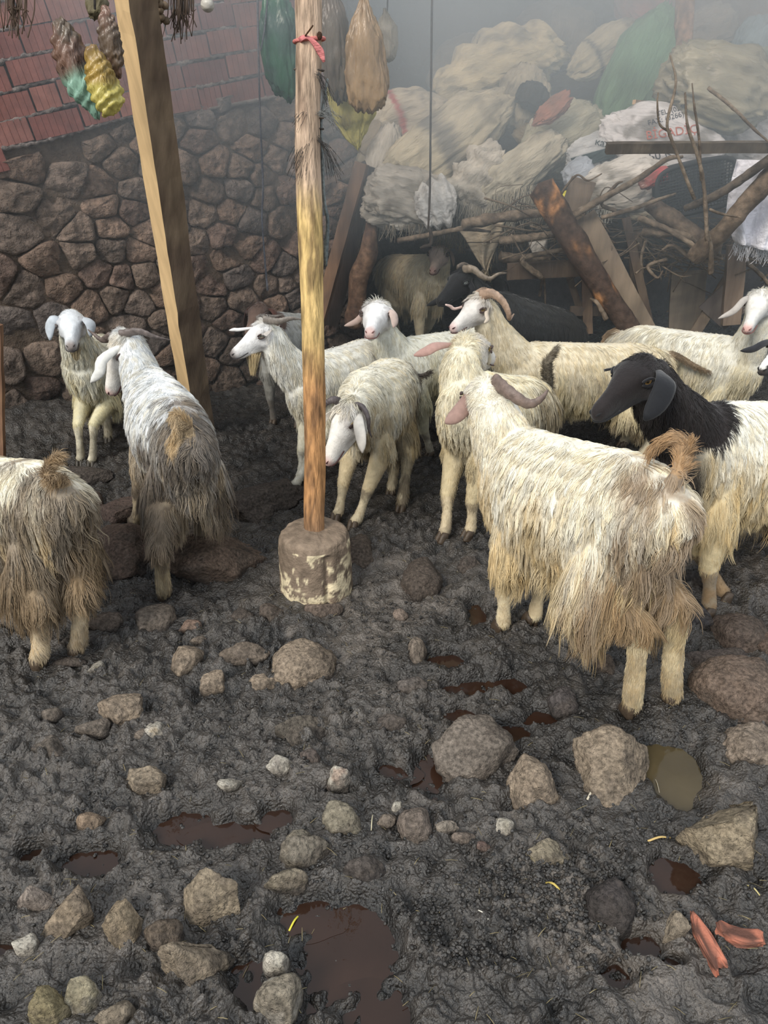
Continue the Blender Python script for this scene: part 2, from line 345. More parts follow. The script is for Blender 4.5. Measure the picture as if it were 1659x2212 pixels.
def build_bricks():
    RH = 0.116; cnt = 0
    for row in range(-3, 12):
        s = -0.75+rng.uniform(0, 0.2)+(row % 2)*0.12
        while s < 2.15:
            L_ = rng.choice([0.19, 0.25, 0.13], p=[0.5, 0.3, 0.2]); sc_ = s+L_/2
            slope = 0.20 if sc_ < 1.1 else 0.16
            z = 1.36+row*RH+0.2*(min(sc_, 1.1)-0.3)+0.14*max(0, sc_-1.1)+0.01*math.sin(sc_*7+row)
            if sc_ > 1.1: z -= 0.02
            if z-RH/2 > bline(sc_)-0.055 and z < 2.45:
                V, Q = brick_mesh(L_-0.005, RH-0.014, cnt)
                V = place_wall(V, sc_, z, math.atan(slope)+rng.normal(0, 0.012), rng.normal(0.012, 0.003))
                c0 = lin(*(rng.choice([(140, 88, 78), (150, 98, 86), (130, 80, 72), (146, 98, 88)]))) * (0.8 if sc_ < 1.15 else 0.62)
                c = np.clip(1+0.25*fbm(V*14, 2, 3), .6, 1.4)[:, None]*c0
                put('brick', mesh('brick', V, Q, c, M['brick'], smooth=False), wall_left); cnt += 1
            s += L_
    # mortar squeezed out along the courses: lumpy beads, one joined part
    parts = []
    for row in range(-2, 12):
        ss = np.arange(-0.7, 2.1, 0.012)
        zz = 1.36+(row-0.5)*RH+0.2*(np.minimum(ss, 1.1)-0.3)+0.14*np.maximum(0, ss-1.1)+0.01*np.sin(ss*7+row)
        zz = zz-np.where(ss > 1.1, 0.02, 0)
        ok = (zz > bline(ss)-0.03) & (zz < 2.45)
        if ok.sum() < 6: continue
        run = np.where(ok)[0]
        P = np.array([wpt(ss[i], zz[i]+0.004*math.sin(i*1.7), 0.010) for i in run])
        rr = 0.006+0.010*np.abs(fbm(np.stack([ss[run]*22, ss[run]*0+row, ss[run]*0], -1), 3, 4))
        rr = rr*(1+0.5*rng.random(len(run)))
        v, f = loft(P, rr*1.2, rr, 7, up=A_(0, 0, 1), keepup=True); parts.append((v, f, lin(132, 122, 116)*(0.8)))
    V, Fc, C = join(parts)
    put('mortar_bead', mesh('mortar_bead', V, Fc, C*np.clip(1+0.3*fbm(V*20, 3, 2), .5, 1.5)[:, None], M['mortar']), wall_left, kind='stuff')
if 'wall' not in SK: build_bricks()
# rubble stones: a relaxed Voronoi cut, each stone a part of the wall
def build_stones():
    r_ = np.random.default_rng(21); S0, S1 = -0.9, 2.32; AN = 1.25
    pts = []
    tries = 0
    while len(pts) < 250 and tries < 60000:
        tries += 1
        s = r_.uniform(S0, S1); z = r_.uniform(-0.1, 1.72)
        md = 0.076+0.098*(0.5+0.5*float(vn(np.array([s*2.2, z*2.2, 5.0]))))+0.03*(s < 0.6)
        if all(math.hypot(s-a, (z-b)*AN) > md for a, b in pts): pts.append((s, z))
    P = np.array(pts)
    for i, (s, z) in enumerate(P):
        if z-0.12 > bline(s): continue
        poly = [(S0-.3, -0.3), (S1+.05, -0.3), (S1+.05, 1.9), (S0-.3, 1.9)]
        o = np.argsort((P[:, 0]-s)**2+(P[:, 1]-z)**2)[1:22]
        for j in o:
            dx, dz = P[j, 0]-s, P[j, 1]-z
            wgt = r_.uniform(0.47, 0.53) if False else 0.5
            nx_, nz_ = dx, dz*AN*AN; mx, mz = s+dx*wgt, z+dz*wgt
            out = []
            for a in range(len(poly)):
                p, q = poly[a], poly[(a+1) % len(poly)]
                fp = (p[0]-mx)*nx_+(p[1]-mz)*nz_; fq = (q[0]-mx)*nx_+(q[1]-mz)*nz_
                if fp <= 0: out.append(p)
                if fp*fq < 0: t = fp/(fp-fq); out.append((p[0]+(q[0]-p[0])*t, p[1]+(q[1]-p[1])*t))
            poly = out
            if len(poly) < 3: break
        if len(poly) < 3: continue
        poly = np.array(poly); cz = poly.mean(0)
        if cz[1]-0.035 > bline(cz[0]): continue
        # resample outline
        seg = np.vstack([poly, poly[:1]]); dl = np.hypot(*np.diff(seg, axis=0).T); t = np.concatenate([[0], np.cumsum(dl)])
        n = 26; tt = np.linspace(0, t[-1], n, endpoint=False); O = np.stack([np.interp(tt, t, seg[:, k]) for k in (0, 1)], -1)
        for _ in range(1): O = 0.6*O*1.0+0*O+0.2*(np.roll(O, 1, 0)+np.roll(O, -1, 0))
        for _ in range(0): O = 0.5*O+0.25*(np.roll(O, 1, 0)+np.roll(O, -1, 0))
        D = O-cz; R_ = np.hypot(*D.T)[:, None]
        O = cz+D*(1-0.002/np.maximum(R_, 0.03))*(0.985+0.09*fbm(np.stack([O[:, 0]*18, O[:, 1]*18, O[:, 0]*0+i], -1), 2)[:, None])
        O[:, 1] = np.minimum(O[:, 1], bline(O[:, 0])+0.005)
        h = r_.uniform(0.014, 0.040); tilt = r_.normal(0, 0.10, 2); V = []; 
        rings = [(1.0, -0.4), (1.0, 0.35), (0.95, 0.8), (0.80, 0.95), (0.5, 1.0), (0.25, 1.03)]
        fac = r_.normal(0, 1, (4, 2)); 
        for rr, hh in rings:
            q = cz+(O-cz)*rr
            e = h*hh
            for (x, y) in q:
                lx, ly = x-cz[0], y-cz[1]
                rel = e
                if hh > 0.1:
                    rel += (tilt[0]*lx+tilt[1]*ly)*min(1, hh)-max(0, *(f[0]*lx+f[1]*ly-0.05 for f in fac))*0.22*hh
                V.append((x, y, rel))
        V.append((cz[0], cz[1], h*1.03)); V = np.array(V)
        pn = np.stack([V[:, 0]*16, V[:, 1]*16, np.full(len(V), i*3.3)], -1)
        amp = np.repeat([0, .5, 1, 1, 1, 1], n); amp = np.append(amp, 1)
        V[:, 2] += amp*(0.022*fbm(pn, 4, 5)+0.012*(1-2.2*np.abs(fbm(pn*1.8, 3, 8)))); V[:, :2] += (amp*0.005)[:, None]*np.stack([fbm(pn*1.5, 2, 6), fbm(pn*1.5, 2, 7)], -1)
        X = np.array([wpt(a, b, c-0.014) for a, b, c in V]); Q = []
        m = len(rings)
        for k in range(m-1):
            for j in range(n): Q.append([k*n+j, k*n+(j+1) % n, (k+1)*n+(j+1) % n, (k+1)*n+j])
        for j in range(n): Q.append([(m-1)*n+j, (m-1)*n+(j+1) % n, m*n])
        c0 = lin(*[(112, 98, 88), (118, 102, 90), (104, 94, 88), (124, 104, 90), (108, 90, 80)][r_.integers(5)])*r_.uniform(0.75, 1.1)
        c = c0*np.clip(1+0.4*fbm(X*11, 4, 12), .45, 1.6)[:, None]
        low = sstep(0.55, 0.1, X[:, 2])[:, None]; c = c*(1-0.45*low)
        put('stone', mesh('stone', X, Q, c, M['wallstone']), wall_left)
if 'wall' not in SK: build_stones()
# ------------------------------------------------------------------ rocks lying in the mud
def rock(px, py, w_, h_, label, col=(120, 106, 92), pale=0.0, ang=0.3, yaw=0.0, flat=0.5, seed=0, sub=4, name='rock', mud=0.4, group=None, lift=0.0, deep=1.0):
    w_, h_ = w_*1.1, h_*1.1; c = GG(px, py+0.03*h_); m_ = mpp(c); a0 = math.atan2(CAM_H-c[2], c[1])
    hw, hh = w_*m_/2, h_*m_/2
    ry = hh/math.sin(a0)*0.82*deep; rz = hh/math.cos(a0)*0.80
    ry = min(ry, hw*1.25*deep+0.02); r_ = np.random.default_rng(int(px*7+py*3+seed))
    V, Fc = ICO[sub]; V = V.copy()
    for k in range(int(9)):                                   # planar cuts make the facets
        d = nrm(r_.normal(size=3)*A_(1, 1, 0.8)); lim = r_.uniform(0.62, 0.92); e = V@d-lim*(1.15-ang*0.9)
        V = V-np.where(e > 0, e, 0)[:, None]*d*min(0.95, 0.45+ang)
    V = V/np.abs(V[:, :2]).max(0).mean()
    nn = fbm(V*1.7+r_.uniform(0, 50), 4, 1)*0.20+fbm(V*6+r_.uniform(0, 50), 3, 2)*0.05+0.028*fbm(V*15, 2, 4)
    V = V*(1+nn)[:, None]
    V = V/np.array([np.abs(V[:, 0]).max(), np.abs(V[:, 1]).max(), V[:, 2].max()])
    zt = V[:, 2]
    V[:, 2] = np.where(zt > flat*1.7, flat*1.7+(zt-flat*1.7)*0.4, zt)/max(0.5, min(1, flat*1.7+0.1))
    V = V*A_(hw, ry, rz)
    if yaw: cy, sy = math.cos(yaw), math.sin(yaw); V = V@np.array([[cy, sy, 0], [-sy, cy, 0], [0, 0, 1]])
    top = V[:, 2]/rz; base = lin(*col)
    n1 = fbm(V*14+seed, 4, 3); n2 = fbm(V*50+seed, 3, 5)
    C = base*np.clip(1+0.35*n1+0.25*n2, .5, 1.7)[:, None]
    if pale: k = sstep(0.0, 0.3, n1+0.4*n2+pale-0.3)[:, None]; C = C*(1-k)+lin(186, 178, 164)*k
    base = base*.86; C = C*.86; km = sstep(.02, .38, fbm(V*22+seed+9, 4, 8)+.25*n2)[:, None]*.55; C = C*(1-km)+lin(78, 70, 63)*km
    k = (sstep(mud+.1, mud-0.35, top+0.6*n1+0.25*n2)*0.85)[:, None]; C = C*(1-k)+lin(62, 57, 54)*k
    me = mesh(name, V, Fc, C, M['rock'])
    return put(name, me, None, (c[0], c[1], c[2]+lift), label, 'rock' if name != 'pebble' else 'pebble', group)
def rocks():
    D = (100, 84, 74); T = (150, 134, 116); Gy = (128, 116, 104); K = (88, 80, 74)
    L = [ # px, py, w, h, label, colour, kwargs
     (250, 1203, 155, 125, 'rounded brown boulder under the hind hoof of rear-facing horned goat', D, dict(sub=5, mud=.1)),
     (490, 1222, 240, 150, 'large sloping boulder directly left of the concrete post base', (108, 92, 80), dict(sub=5, mud=.1, yaw=.35, ang=.5)),
     (560, 1090, 190, 105, 'wide dark slab rock behind the concrete base, left of the post', K, dict(sub=5, mud=.1, ang=.6)),
     (268, 1108, 125, 66, 'reddish-brown flat rock beside front hoof of rear-facing goat', (104, 88, 80), dict(mud=.1, ang=.5)),
     (188, 1092, 80, 50, 'small brown stone left behind the reddish flat rock', D, {}),
     (178, 1035, 125, 55, 'flat rock under the hooves of goat facing camera', K, dict(ang=.5, mud=.1)),
     (425, 1185, 110, 85, 'dark stone wedged between goat\'s hind leg and the big sloping boulder', K, dict(mud=.1)),
     (135, 1150, 80, 50, 'muddy low stone right of the cropped goat\'s rump', K, {}),
     (915, 1258, 92, 90, 'dark rounded rock in mud right of the concrete base', (92, 82, 74), dict(mud=.2, ang=.15)),
     (775, 1200, 70, 78, 'brown lump of stone touching right side of the concrete base', (100, 88, 78), dict(mud=.1)),
     (1012, 1222, 60, 40, 'low dark stone behind front hoof of foreground goat', K, {}),
     (228, 1350, 80, 42, 'smooth slanted stone beside cropped goat\'s right hind hoof', (110, 98, 88), {}),
     (333, 1337, 92, 66, 'lumpy grey rock just below the horned goat\'s hind hoof', Gy, {}),
     (415, 1357, 52, 34, 'small pinkish pebble right of the lumpy grey rock', (140, 118, 104), dict(sub=3)),
     (432, 1383, 44, 18, 'thin flat chip below the pinkish pebble', Gy, dict(sub=3)),
     (399, 1431, 76, 70, 'tan stone standing left in the middle row of stones', T, {}),
     (530, 1414, 105, 52, 'wide mud-coated stone between tan stone and round boulder', (118, 106, 94), dict(mud=.4)),
     (655, 1442, 132, 92, 'round pitted tan rock straight below the concrete base', T, dict(sub=5, ang=.1, mud=.15)),
     (465, 1480, 58, 52, 'small round tan stone, second in middle row', T, dict(mud=.3)),
     (572, 1480, 64, 42, 'oval tan stone touching the round pitted rock', T, dict(mud=.3)),
     (900, 1413, 44, 56, 'small upright grey stone right of centre', Gy, dict(mud=.3)),
     (887, 1483, 66, 40, 'low muddy stone under the small upright one', (112, 104, 98), dict(mud=.5)),
     (1310, 1440, 44, 40, 'small dark stone left of foreground goat\'s hind leg', (96, 84, 74), dict(mud=.4)),
     (1215, 1520, 60, 58, 'smooth dark wet stone left of the foreground goat\'s hind hoof', (86, 80, 78), dict(mud=.6, ang=.1)),
     (866, 1331, 32, 26, 'tiny pink-grey pebble below dark rounded rock', (140, 124, 112), dict(sub=3)),
     (585, 1325, 56, 44, 'small pointed stone at foot of the concrete base', (96, 86, 78), dict(mud=.3)),
     (212, 1449, 44, 36, 'pale whitish flake of stone near left hind hoof', (176, 166, 140), dict(pale=.5, sub=3, yaw=.6, ang=.6)),
     (140, 1430, 90, 26, 'thin dark slab in mud beside cropped goat\'s hooves', K, dict(sub=3, ang=.6)),
     (266, 1536, 114, 76, 'tan two-lobed rock at left with dark notch', T, dict(sub=5, mud=.1, ang=.35)),
     (203, 1577, 74, 42, 'low muddy stone left below two-lobed rock', (116, 106, 96), dict(mud=.5)),
     (338, 1584, 48, 34, 'pale cream stone right below two-lobed rock', (190, 172, 146), dict(pale=.35, sub=3)),
     (305, 1590, 34, 30, 'grey stone chip against the pale cream stone', Gy, dict(sub=3)),
     (118, 1545, 50, 36, 'half-buried stone left of two-lobed rock', (116, 106, 96), dict(sub=3, mud=.5)),
     (108, 1625, 80, 50, 'muddy angular slab at left under half-buried stone', (98, 90, 82), dict(mud=.5, ang=.6)),
     (640, 1582, 180, 70, 'long half-buried slab in mud at centre', (104, 96, 86), dict(sub=5, mud=.5, ang=.6, yaw=.5)),
     (320, 1695, 118, 76, 'tan angular rock at left above long puddle', (146, 132, 114), dict(sub=5, ang=.6, mud=.2)),
     (597, 1655, 68, 46, 'pale grey-white slanting stone left of centre', (160, 152, 142), dict(pale=.35, ang=.6)),
     (497, 1697, 56, 32, 'whitish chalky chip left of pale slanting stone', (190, 184, 172), dict(pale=.5, sub=3, ang=.6)),
     (672, 1640, 48, 38, 'small dark stone right of pale slanting stone', (100, 90, 84), dict(sub=3, mud=.4)),
     (729, 1686, 56, 48, 'pink-cream pebble over a thin puddle at centre', (170, 150, 134), dict(pale=.2)),
     (1025, 1628, 175, 118, 'wide grey rock with puddle on its left', (122, 112, 102), dict(sub=5, mud=.15, ang=.3)),
     (1155, 1706, 112, 112, 'round tan rock between wide grey and saddle-shaped rocks', (150, 134, 116), dict(sub=5, mud=.05, ang=.25)),
     (1316, 1682, 190, 152, 'large angular saddle-shaped tan rock right of centre', (146, 131, 113), dict(sub=5, mud=.05, ang=.65)),
     (1600, 1502, 200, 150, 'big rounded boulder at the right edge beside hind hooves', (116, 100, 88), dict(sub=5, mud=.1, ang=.1)),
     (1628, 1618, 130, 88, 'smooth oval rock at right edge below big boulder', (138, 124, 110), dict(sub=5, mud=.05, ang=.1)),
     (1592, 1372, 120, 92, 'dark hump of rock behind foreground goat\'s tail end', (92, 80, 72), dict(mud=.1, ang=.2)),
     (1654, 1396, 60, 60, 'small brown rock at right edge above big boulder', (100, 84, 74), {}),
     (1530, 1425, 150, 50, 'flat muddy slab between hind leg and big right boulder', (82, 74, 70), dict(mud=.3, ang=.4)),
     (1500, 1335, 90, 60, 'dark wet rock under front hooves of black-headed goat', (66, 64, 66), dict(mud=.3)),
     (1553, 1815, 190, 150, 'big block-shaped tan rock at the right edge', (150, 136, 114), dict(sub=5, mud=.0, ang=.55, yaw=.3)),
     (742, 1785, 90, 64, 'flat greenish-grey rock left of centre bottom group', (128, 120, 104), dict(ang=.7)),
     (896, 1786, 72, 76, 'smooth round brown-grey rock at bottom centre', (122, 110, 100), dict(ang=.05, mud=.05)),
     (858, 1747, 32, 26, 'bright white crumbled pebble above round brown-grey rock', (214, 214, 210), dict(pale=.9, sub=3)),
     (835, 1776, 42, 28, 'small grey pebble left of round brown-grey rock', Gy, dict(sub=3)),
     (968, 1790, 62, 24, 'low pale chip right of round brown-grey rock', (140, 130, 118), dict(sub=3, ang=.6)),
     (1002, 1812, 56, 22, 'low muddy chip under the low pale chip', (120, 108, 98), dict(sub=3)),
     (1087, 1791, 50, 44, 'small whitish stone standing in mud right of centre', (160, 152, 136), dict(pale=.35, sub=3, yaw=.5)),
     (1180, 1850, 100, 54, 'low peaked tan rock above pile of droppings', (134, 124, 106), dict(ang=.4, mud=.3)),
     (645, 1815, 54, 34, 'small lichen-grey stone above flat twin slabs', (126, 118, 104), dict(sub=3)),
     (652, 1856, 120, 66, 'upper of the two flat slabs at bottom centre-left', (118, 110, 98), dict(ang=.6, mud=.3)),
     (614, 1906, 98, 46, 'lower of the two flat slabs at bottom centre-left', (128, 118, 102), dict(ang=.4, mud=.3)),
     (451, 1941, 142, 112, 'large tan flat-faced rock with dark underside', (148, 134, 114), dict(sub=5, mud=.0, ang=.7)),
     (418, 2081, 178, 128, 'largest tan rock at the bottom left, pentagon-shaped', (142, 128, 110), dict(sub=5, mud=.0, ang=.75)),
     (151, 1987, 118, 112, 'sloping tan rock near the left edge at bottom', (146, 130, 110), dict(sub=5, mud=.05, ang=.65)),
     (276, 2014, 84, 86, 'upright tan rock between sloping rock and largest rock', (146, 130, 108), dict(ang=.6, mud=.1)),
     (350, 2020, 90, 70, 'mud-smeared rock behind the largest tan rock', (104, 92, 80), dict(mud=.5)),
     (58, 2051, 54, 42, 'small white pebble near the left edge', (196, 192, 182), dict(pale=.6, sub=3)),
     (84, 1942, 86, 50, 'flat pinkish-grey stone above sloping tan rock', (138, 126, 116), dict(ang=.6)),
     (200, 1776, 60, 42, 'small tan stone at left above brown puddle', (146, 126, 106), dict(sub=3)),
     (601, 2086, 62, 48, 'white-topped pebble beside small pool at bottom', (188, 182, 168), dict(pale=.5, sub=3)),
     (607, 2168, 108, 92, 'oval pale-patched rock at bottom left of largest puddle', (142, 132, 116), dict(pale=.15, mud=.1)),
     (110, 2190, 90, 84, 'olive-tan rock cut by the bottom edge, leftmost of three', (140, 128, 98), dict(mud=.1)),
     (180, 2162, 76, 74, 'rounded pale rock, middle of three at bottom left', (156, 146, 122), dict(pale=.1, ang=.15)),
     (252, 2200, 84, 60, 'rock cut by the bottom edge, rightmost of three', (132, 120, 104), {}),
     (1316, 1966, 112, 104, 'dark mud-covered round rock at bottom right', (72, 66, 64), dict(mud=.9, ang=.1)),
     (1456, 2021, 52, 62, 'small square grey stone left of orange brick piece', (136, 124, 108), dict(ang=.7, mud=.1)),
     (1500, 1255, 60, 40, 'low dark stone behind black-headed goat\'s front leg', (60, 58, 58), {}),
     (1040, 1830, 40, 20, 'tiny reddish chip in mud right of centre', (120, 100, 92), dict(sub=3)),
     (520, 1330, 60, 30, 'low mud-covered stone left of the pointed stone', (84, 76, 70), dict(sub=3, mud=.6)),
     (700, 1318, 80, 34, 'flat pinkish stone in front of concrete base', (110, 96, 86), dict(sub=3, mud=.3)),
     (845, 1565, 70, 46, 'brown muddy stone upper left of wide grey rock', (92, 84, 78), dict(sub=3, mud=.6)),
     (790, 1880, 90, 50, 'low muddy hump above the largest puddle', (84, 77, 72), dict(mud=.8)),
    ]
    for (px, py, w_, h_, lb, c, kw) in L: rock(px, py, w_, h_, lb, c, **kw)
if 'rocks' not in SK: rocks()
def brick_shard(px, py, w_, h_, rot, label, seed):
    c = GG(px, py); m_ = mpp(c); a0 = math.atan2(CAM_H, c[1]); V, Fc = ICO[3]; V = V.copy()
    V = np.sign(V)*np.abs(V)**0.5; V = V/np.abs(V).max(0); V *= (1+0.25*fbm(V*2.2+seed, 3, 2))[:, None]
    V[:, 1] += 0.35*np.sin(V[:, 0]*3+seed); V = V*A_(w_*m_/2, h_*m_/2/math.sin(a0), 0.012)
    V[:, 2] += 0.006; cr, sr = math.cos(rot), math.sin(rot); V = V@np.array([[cr, sr, 0], [-sr, cr, 0], [0, 0, 1]])
    n = fbm(V*60+seed, 3, 2); V = V*(1+.08*fbm(V*90, 2, 6))[:, None]; k = sstep(-.2, .2, n)[:, None]
    C = lin(178, 112, 90)*(1-k)+lin(96, 66, 56)*k
    put('brick_piece', mesh('brick_piece', V, Fc, C, M['brick'], smooth=False), None, (c[0], c[1], c[2]+0.008), label, 'brick piece')
brick_shard(1523, 2046, 34, 96, 0.15, 'orange broken brick piece, upright left one near bottom right', 1)
brick_shard(1597, 2030, 92, 30, -0.3, 'orange broken brick piece, lying right of the other', 5)
# droppings, clods and straw bits
def litter():
    pts = []; r_ = np.random.default_rng(5)
    cl = [(1120, 1900, 130, 50, 420), (1190, 1960, 90, 60, 260), (1160, 1930, 60, 30, 160), (950, 1960, 90, 50, 120), (1280, 1880, 80, 40, 150), (1250, 2010, 140, 60, 200), (1320, 2080, 80, 40, 160), (980, 2060, 60, 50, 120),
          (480, 2050, 35, 28, 70), (770, 1310, 60, 60, 80), (880, 1330, 70, 30, 80), (1450, 1560, 100, 60, 200), (1050, 2060, 120, 60, 160), (1500, 1900, 100, 40, 90), (850, 1500, 300, 120, 500), (600, 1550, 400, 150, 500),
          (1200, 1600, 300, 80, 350), (400, 1300, 200, 60, 200), (830, 1850, 500, 200, 700), (300, 1850, 300, 200, 350), (1300, 1850, 250, 150, 400), (1000, 1350, 300, 100, 400)]
    for (cx, cy, sx, sy, n) in cl:
        for _ in range(int(n*.6)):
            p = (cx+r_.normal(0, sx*0.55), cy+r_.normal(0, sy*0.55))
            if p[1] > 1120: pts.append(GG(*p))
    P = np.array(pts); Z, b = ground_full(P[:, 0], P[:, 1]); P[:, 2] = Z+0.003
    V0, F0 = ICO[1]; V0 = V0*A_(0.0062, 0.0048, 0.0046); n = len(P); a = r_.uniform(0, 6.28, n); s = r_.uniform(0.65, 1.15, n)
    c, s_ = np.cos(a), np.sin(a)
    R_ = np.stack([np.stack([c, -s_, 0*c], -1), np.stack([s_, c, 0*c], -1), np.stack([0*c, 0*c, 1+0*c], -1)], 1)
    V = np.einsum('nij,kj->nki', R_, V0)*s[:, None, None]+P[:, None]
    Fc = (F0[None]+np.arange(n)[:, None, None]*len(V0)).reshape(-1, 3)
    C = np.repeat(lin(60, 57, 54)*r_.uniform(0.5, 1.5, (n, 1)), len(V0), 0)
    put('droppings', mesh('droppings', V.reshape(-1, 3), Fc, C, M['mud']), None, None, 'small dark goat droppings scattered over the mud', 'droppings', kind='stuff')
    parts = []
    for i in range(330):
        p = GG(r_.uniform(-20, 1680), r_.uniform(1180, 2230)); L_ = r_.uniform(0.008, 0.035); a = r_.uniform(0, 3.14)
        d = A_(math.cos(a), math.sin(a), r_.normal(0, .15))*L_; p[2] = float(ground_full(np.array([p[0]]), np.array([p[1]]))[0][0])+0.004
        v, f = loft(np.array([p-d/2, p+A_(0, 0, 0.002), p+d/2]), 0.0007, 0.0005, 4)
        parts.append((v, f, lin(150, 136, 100)*r_.uniform(0.4, 1.1)))
    V, Fc, C = join(parts); put('straw_bits', mesh('straw_bits', V, Fc, C, M['straw']), None, None, 'short straw bits scattered over the dark mud', 'straw', kind='stuff')
    for (x0, y0, x1, y1, w_, c, lb) in [(645, 1948, 622, 1986, .0024, (214, 204, 70), 'short yellow-green twig beside the largest puddle'),
            (1400, 1815, 1450, 1802, .003, (196, 168, 110), 'thick pale straw stalk left of block-shaped rock'), (1175, 1922, 1205, 1944, .003, (190, 168, 90), 'yellow straw stalk beside pile of droppings'),
            (1415, 1650, 1430, 1700, .0012, (170, 160, 140), 'thin curved pale stalk right of saddle-shaped rock'), (790, 1858, 812, 1884, .0012, (180, 160, 120), 'thin tan straw above largest puddle'),
            (1612, 1918, 1640, 1938, .002, (190, 175, 120), 'straw stalk at right edge above orange brick'), (1032, 1976, 1054, 1996, .0015, (220, 215, 200), 'white curled thread near centre bottom'),
            (1283, 1705, 1268, 1730, .003, (190, 180, 160), 'pale dry leaf shred under the saddle-shaped rock'), (805, 1770, 802, 1800, .0012, (200, 190, 160), 'upright thin straw left of small grey pebble')]:
        P0, P1 = GG(x0, y0), GG(x1, y1)
        mid = (P0+P1)/2+A_(0, 0, 0.012); Z = ground_full(np.array([P0[0], P1[0]]), np.array([P0[1], P1[1]]))[0]
        P0[2], P1[2] = Z[0]+.004, Z[1]+.004; mid[2] = max(Z)+0.009
        v, f = loft(spline([P0, mid, P1], 8), w_, w_*0.6, 6); put('straw', mesh('straw', v, f, lin(*c), M['straw']), None, None, lb, 'straw')
if 'litter' not in SK: litter()
# ------------------------------------------------------------------ posts, timbers, boards
def wood_col(V, c, c2, sc_=(20, 20, 4), k0=0.0, seed=0, knots=0):
    n = fbm(V*A_(*sc_)+seed, 4, 3); n2 = fbm(V*30+seed, 3, 7); k = sstep(k0-0.25, k0+0.3, n+0.3*n2)[:, None]
    return (lin(*c)*(1-k)+lin(*c2)*k)*np.clip(1+.25*n2, .6, 1.4)[:, None]
def timber(name, a, b, w_, t_, side, c, c2, label, cat='board', seg=14, jit=.003, k0=0, mat='wood', group=None, seed=0, sc_=(20, 20, 4)):
    a, b = np.asarray(a, float), np.asarray(b, float); V, Q = box(a, b, w_, t_, side, seg, jit, seed)
    return put(name, mesh(name, V-a, Q, wood_col(V, c, c2, sc_, k0, seed), M[mat], smooth=False), None, a, label, cat, group)
def log(name, pts, r, c, c2, label, cat='branch', n=14, bump=.12, mat='bark', group=None, k0=0, seg=30, seed=0, parent=None, sc_=(20, 20, 5), kind=None):
    P = spline(pts, seg); rr = np.interp(np.linspace(0, 1, seg), np.linspace(0, 1, len(np.atleast_1d(r))), np.atleast_1d(r)); o = P[0].copy()
    v, q = loft(P, rr, rr, n); d = v[:-2].reshape(seg, n, 3)-P[:, None]
    nz = fbm(v[:-2]*np.array([14, 14, 14])/max(.3, rr.max()*18)+seed, 4, 3).reshape(seg, n, 1); v[:-2] = (P[:, None]+d*(1+bump*2*nz)).reshape(-1, 3)
    return put(name, mesh(name, v-o, q, wood_col(v, c, c2, sc_, k0, seed), M[mat]), parent, o if parent is None else None, label, cat, group, kind)
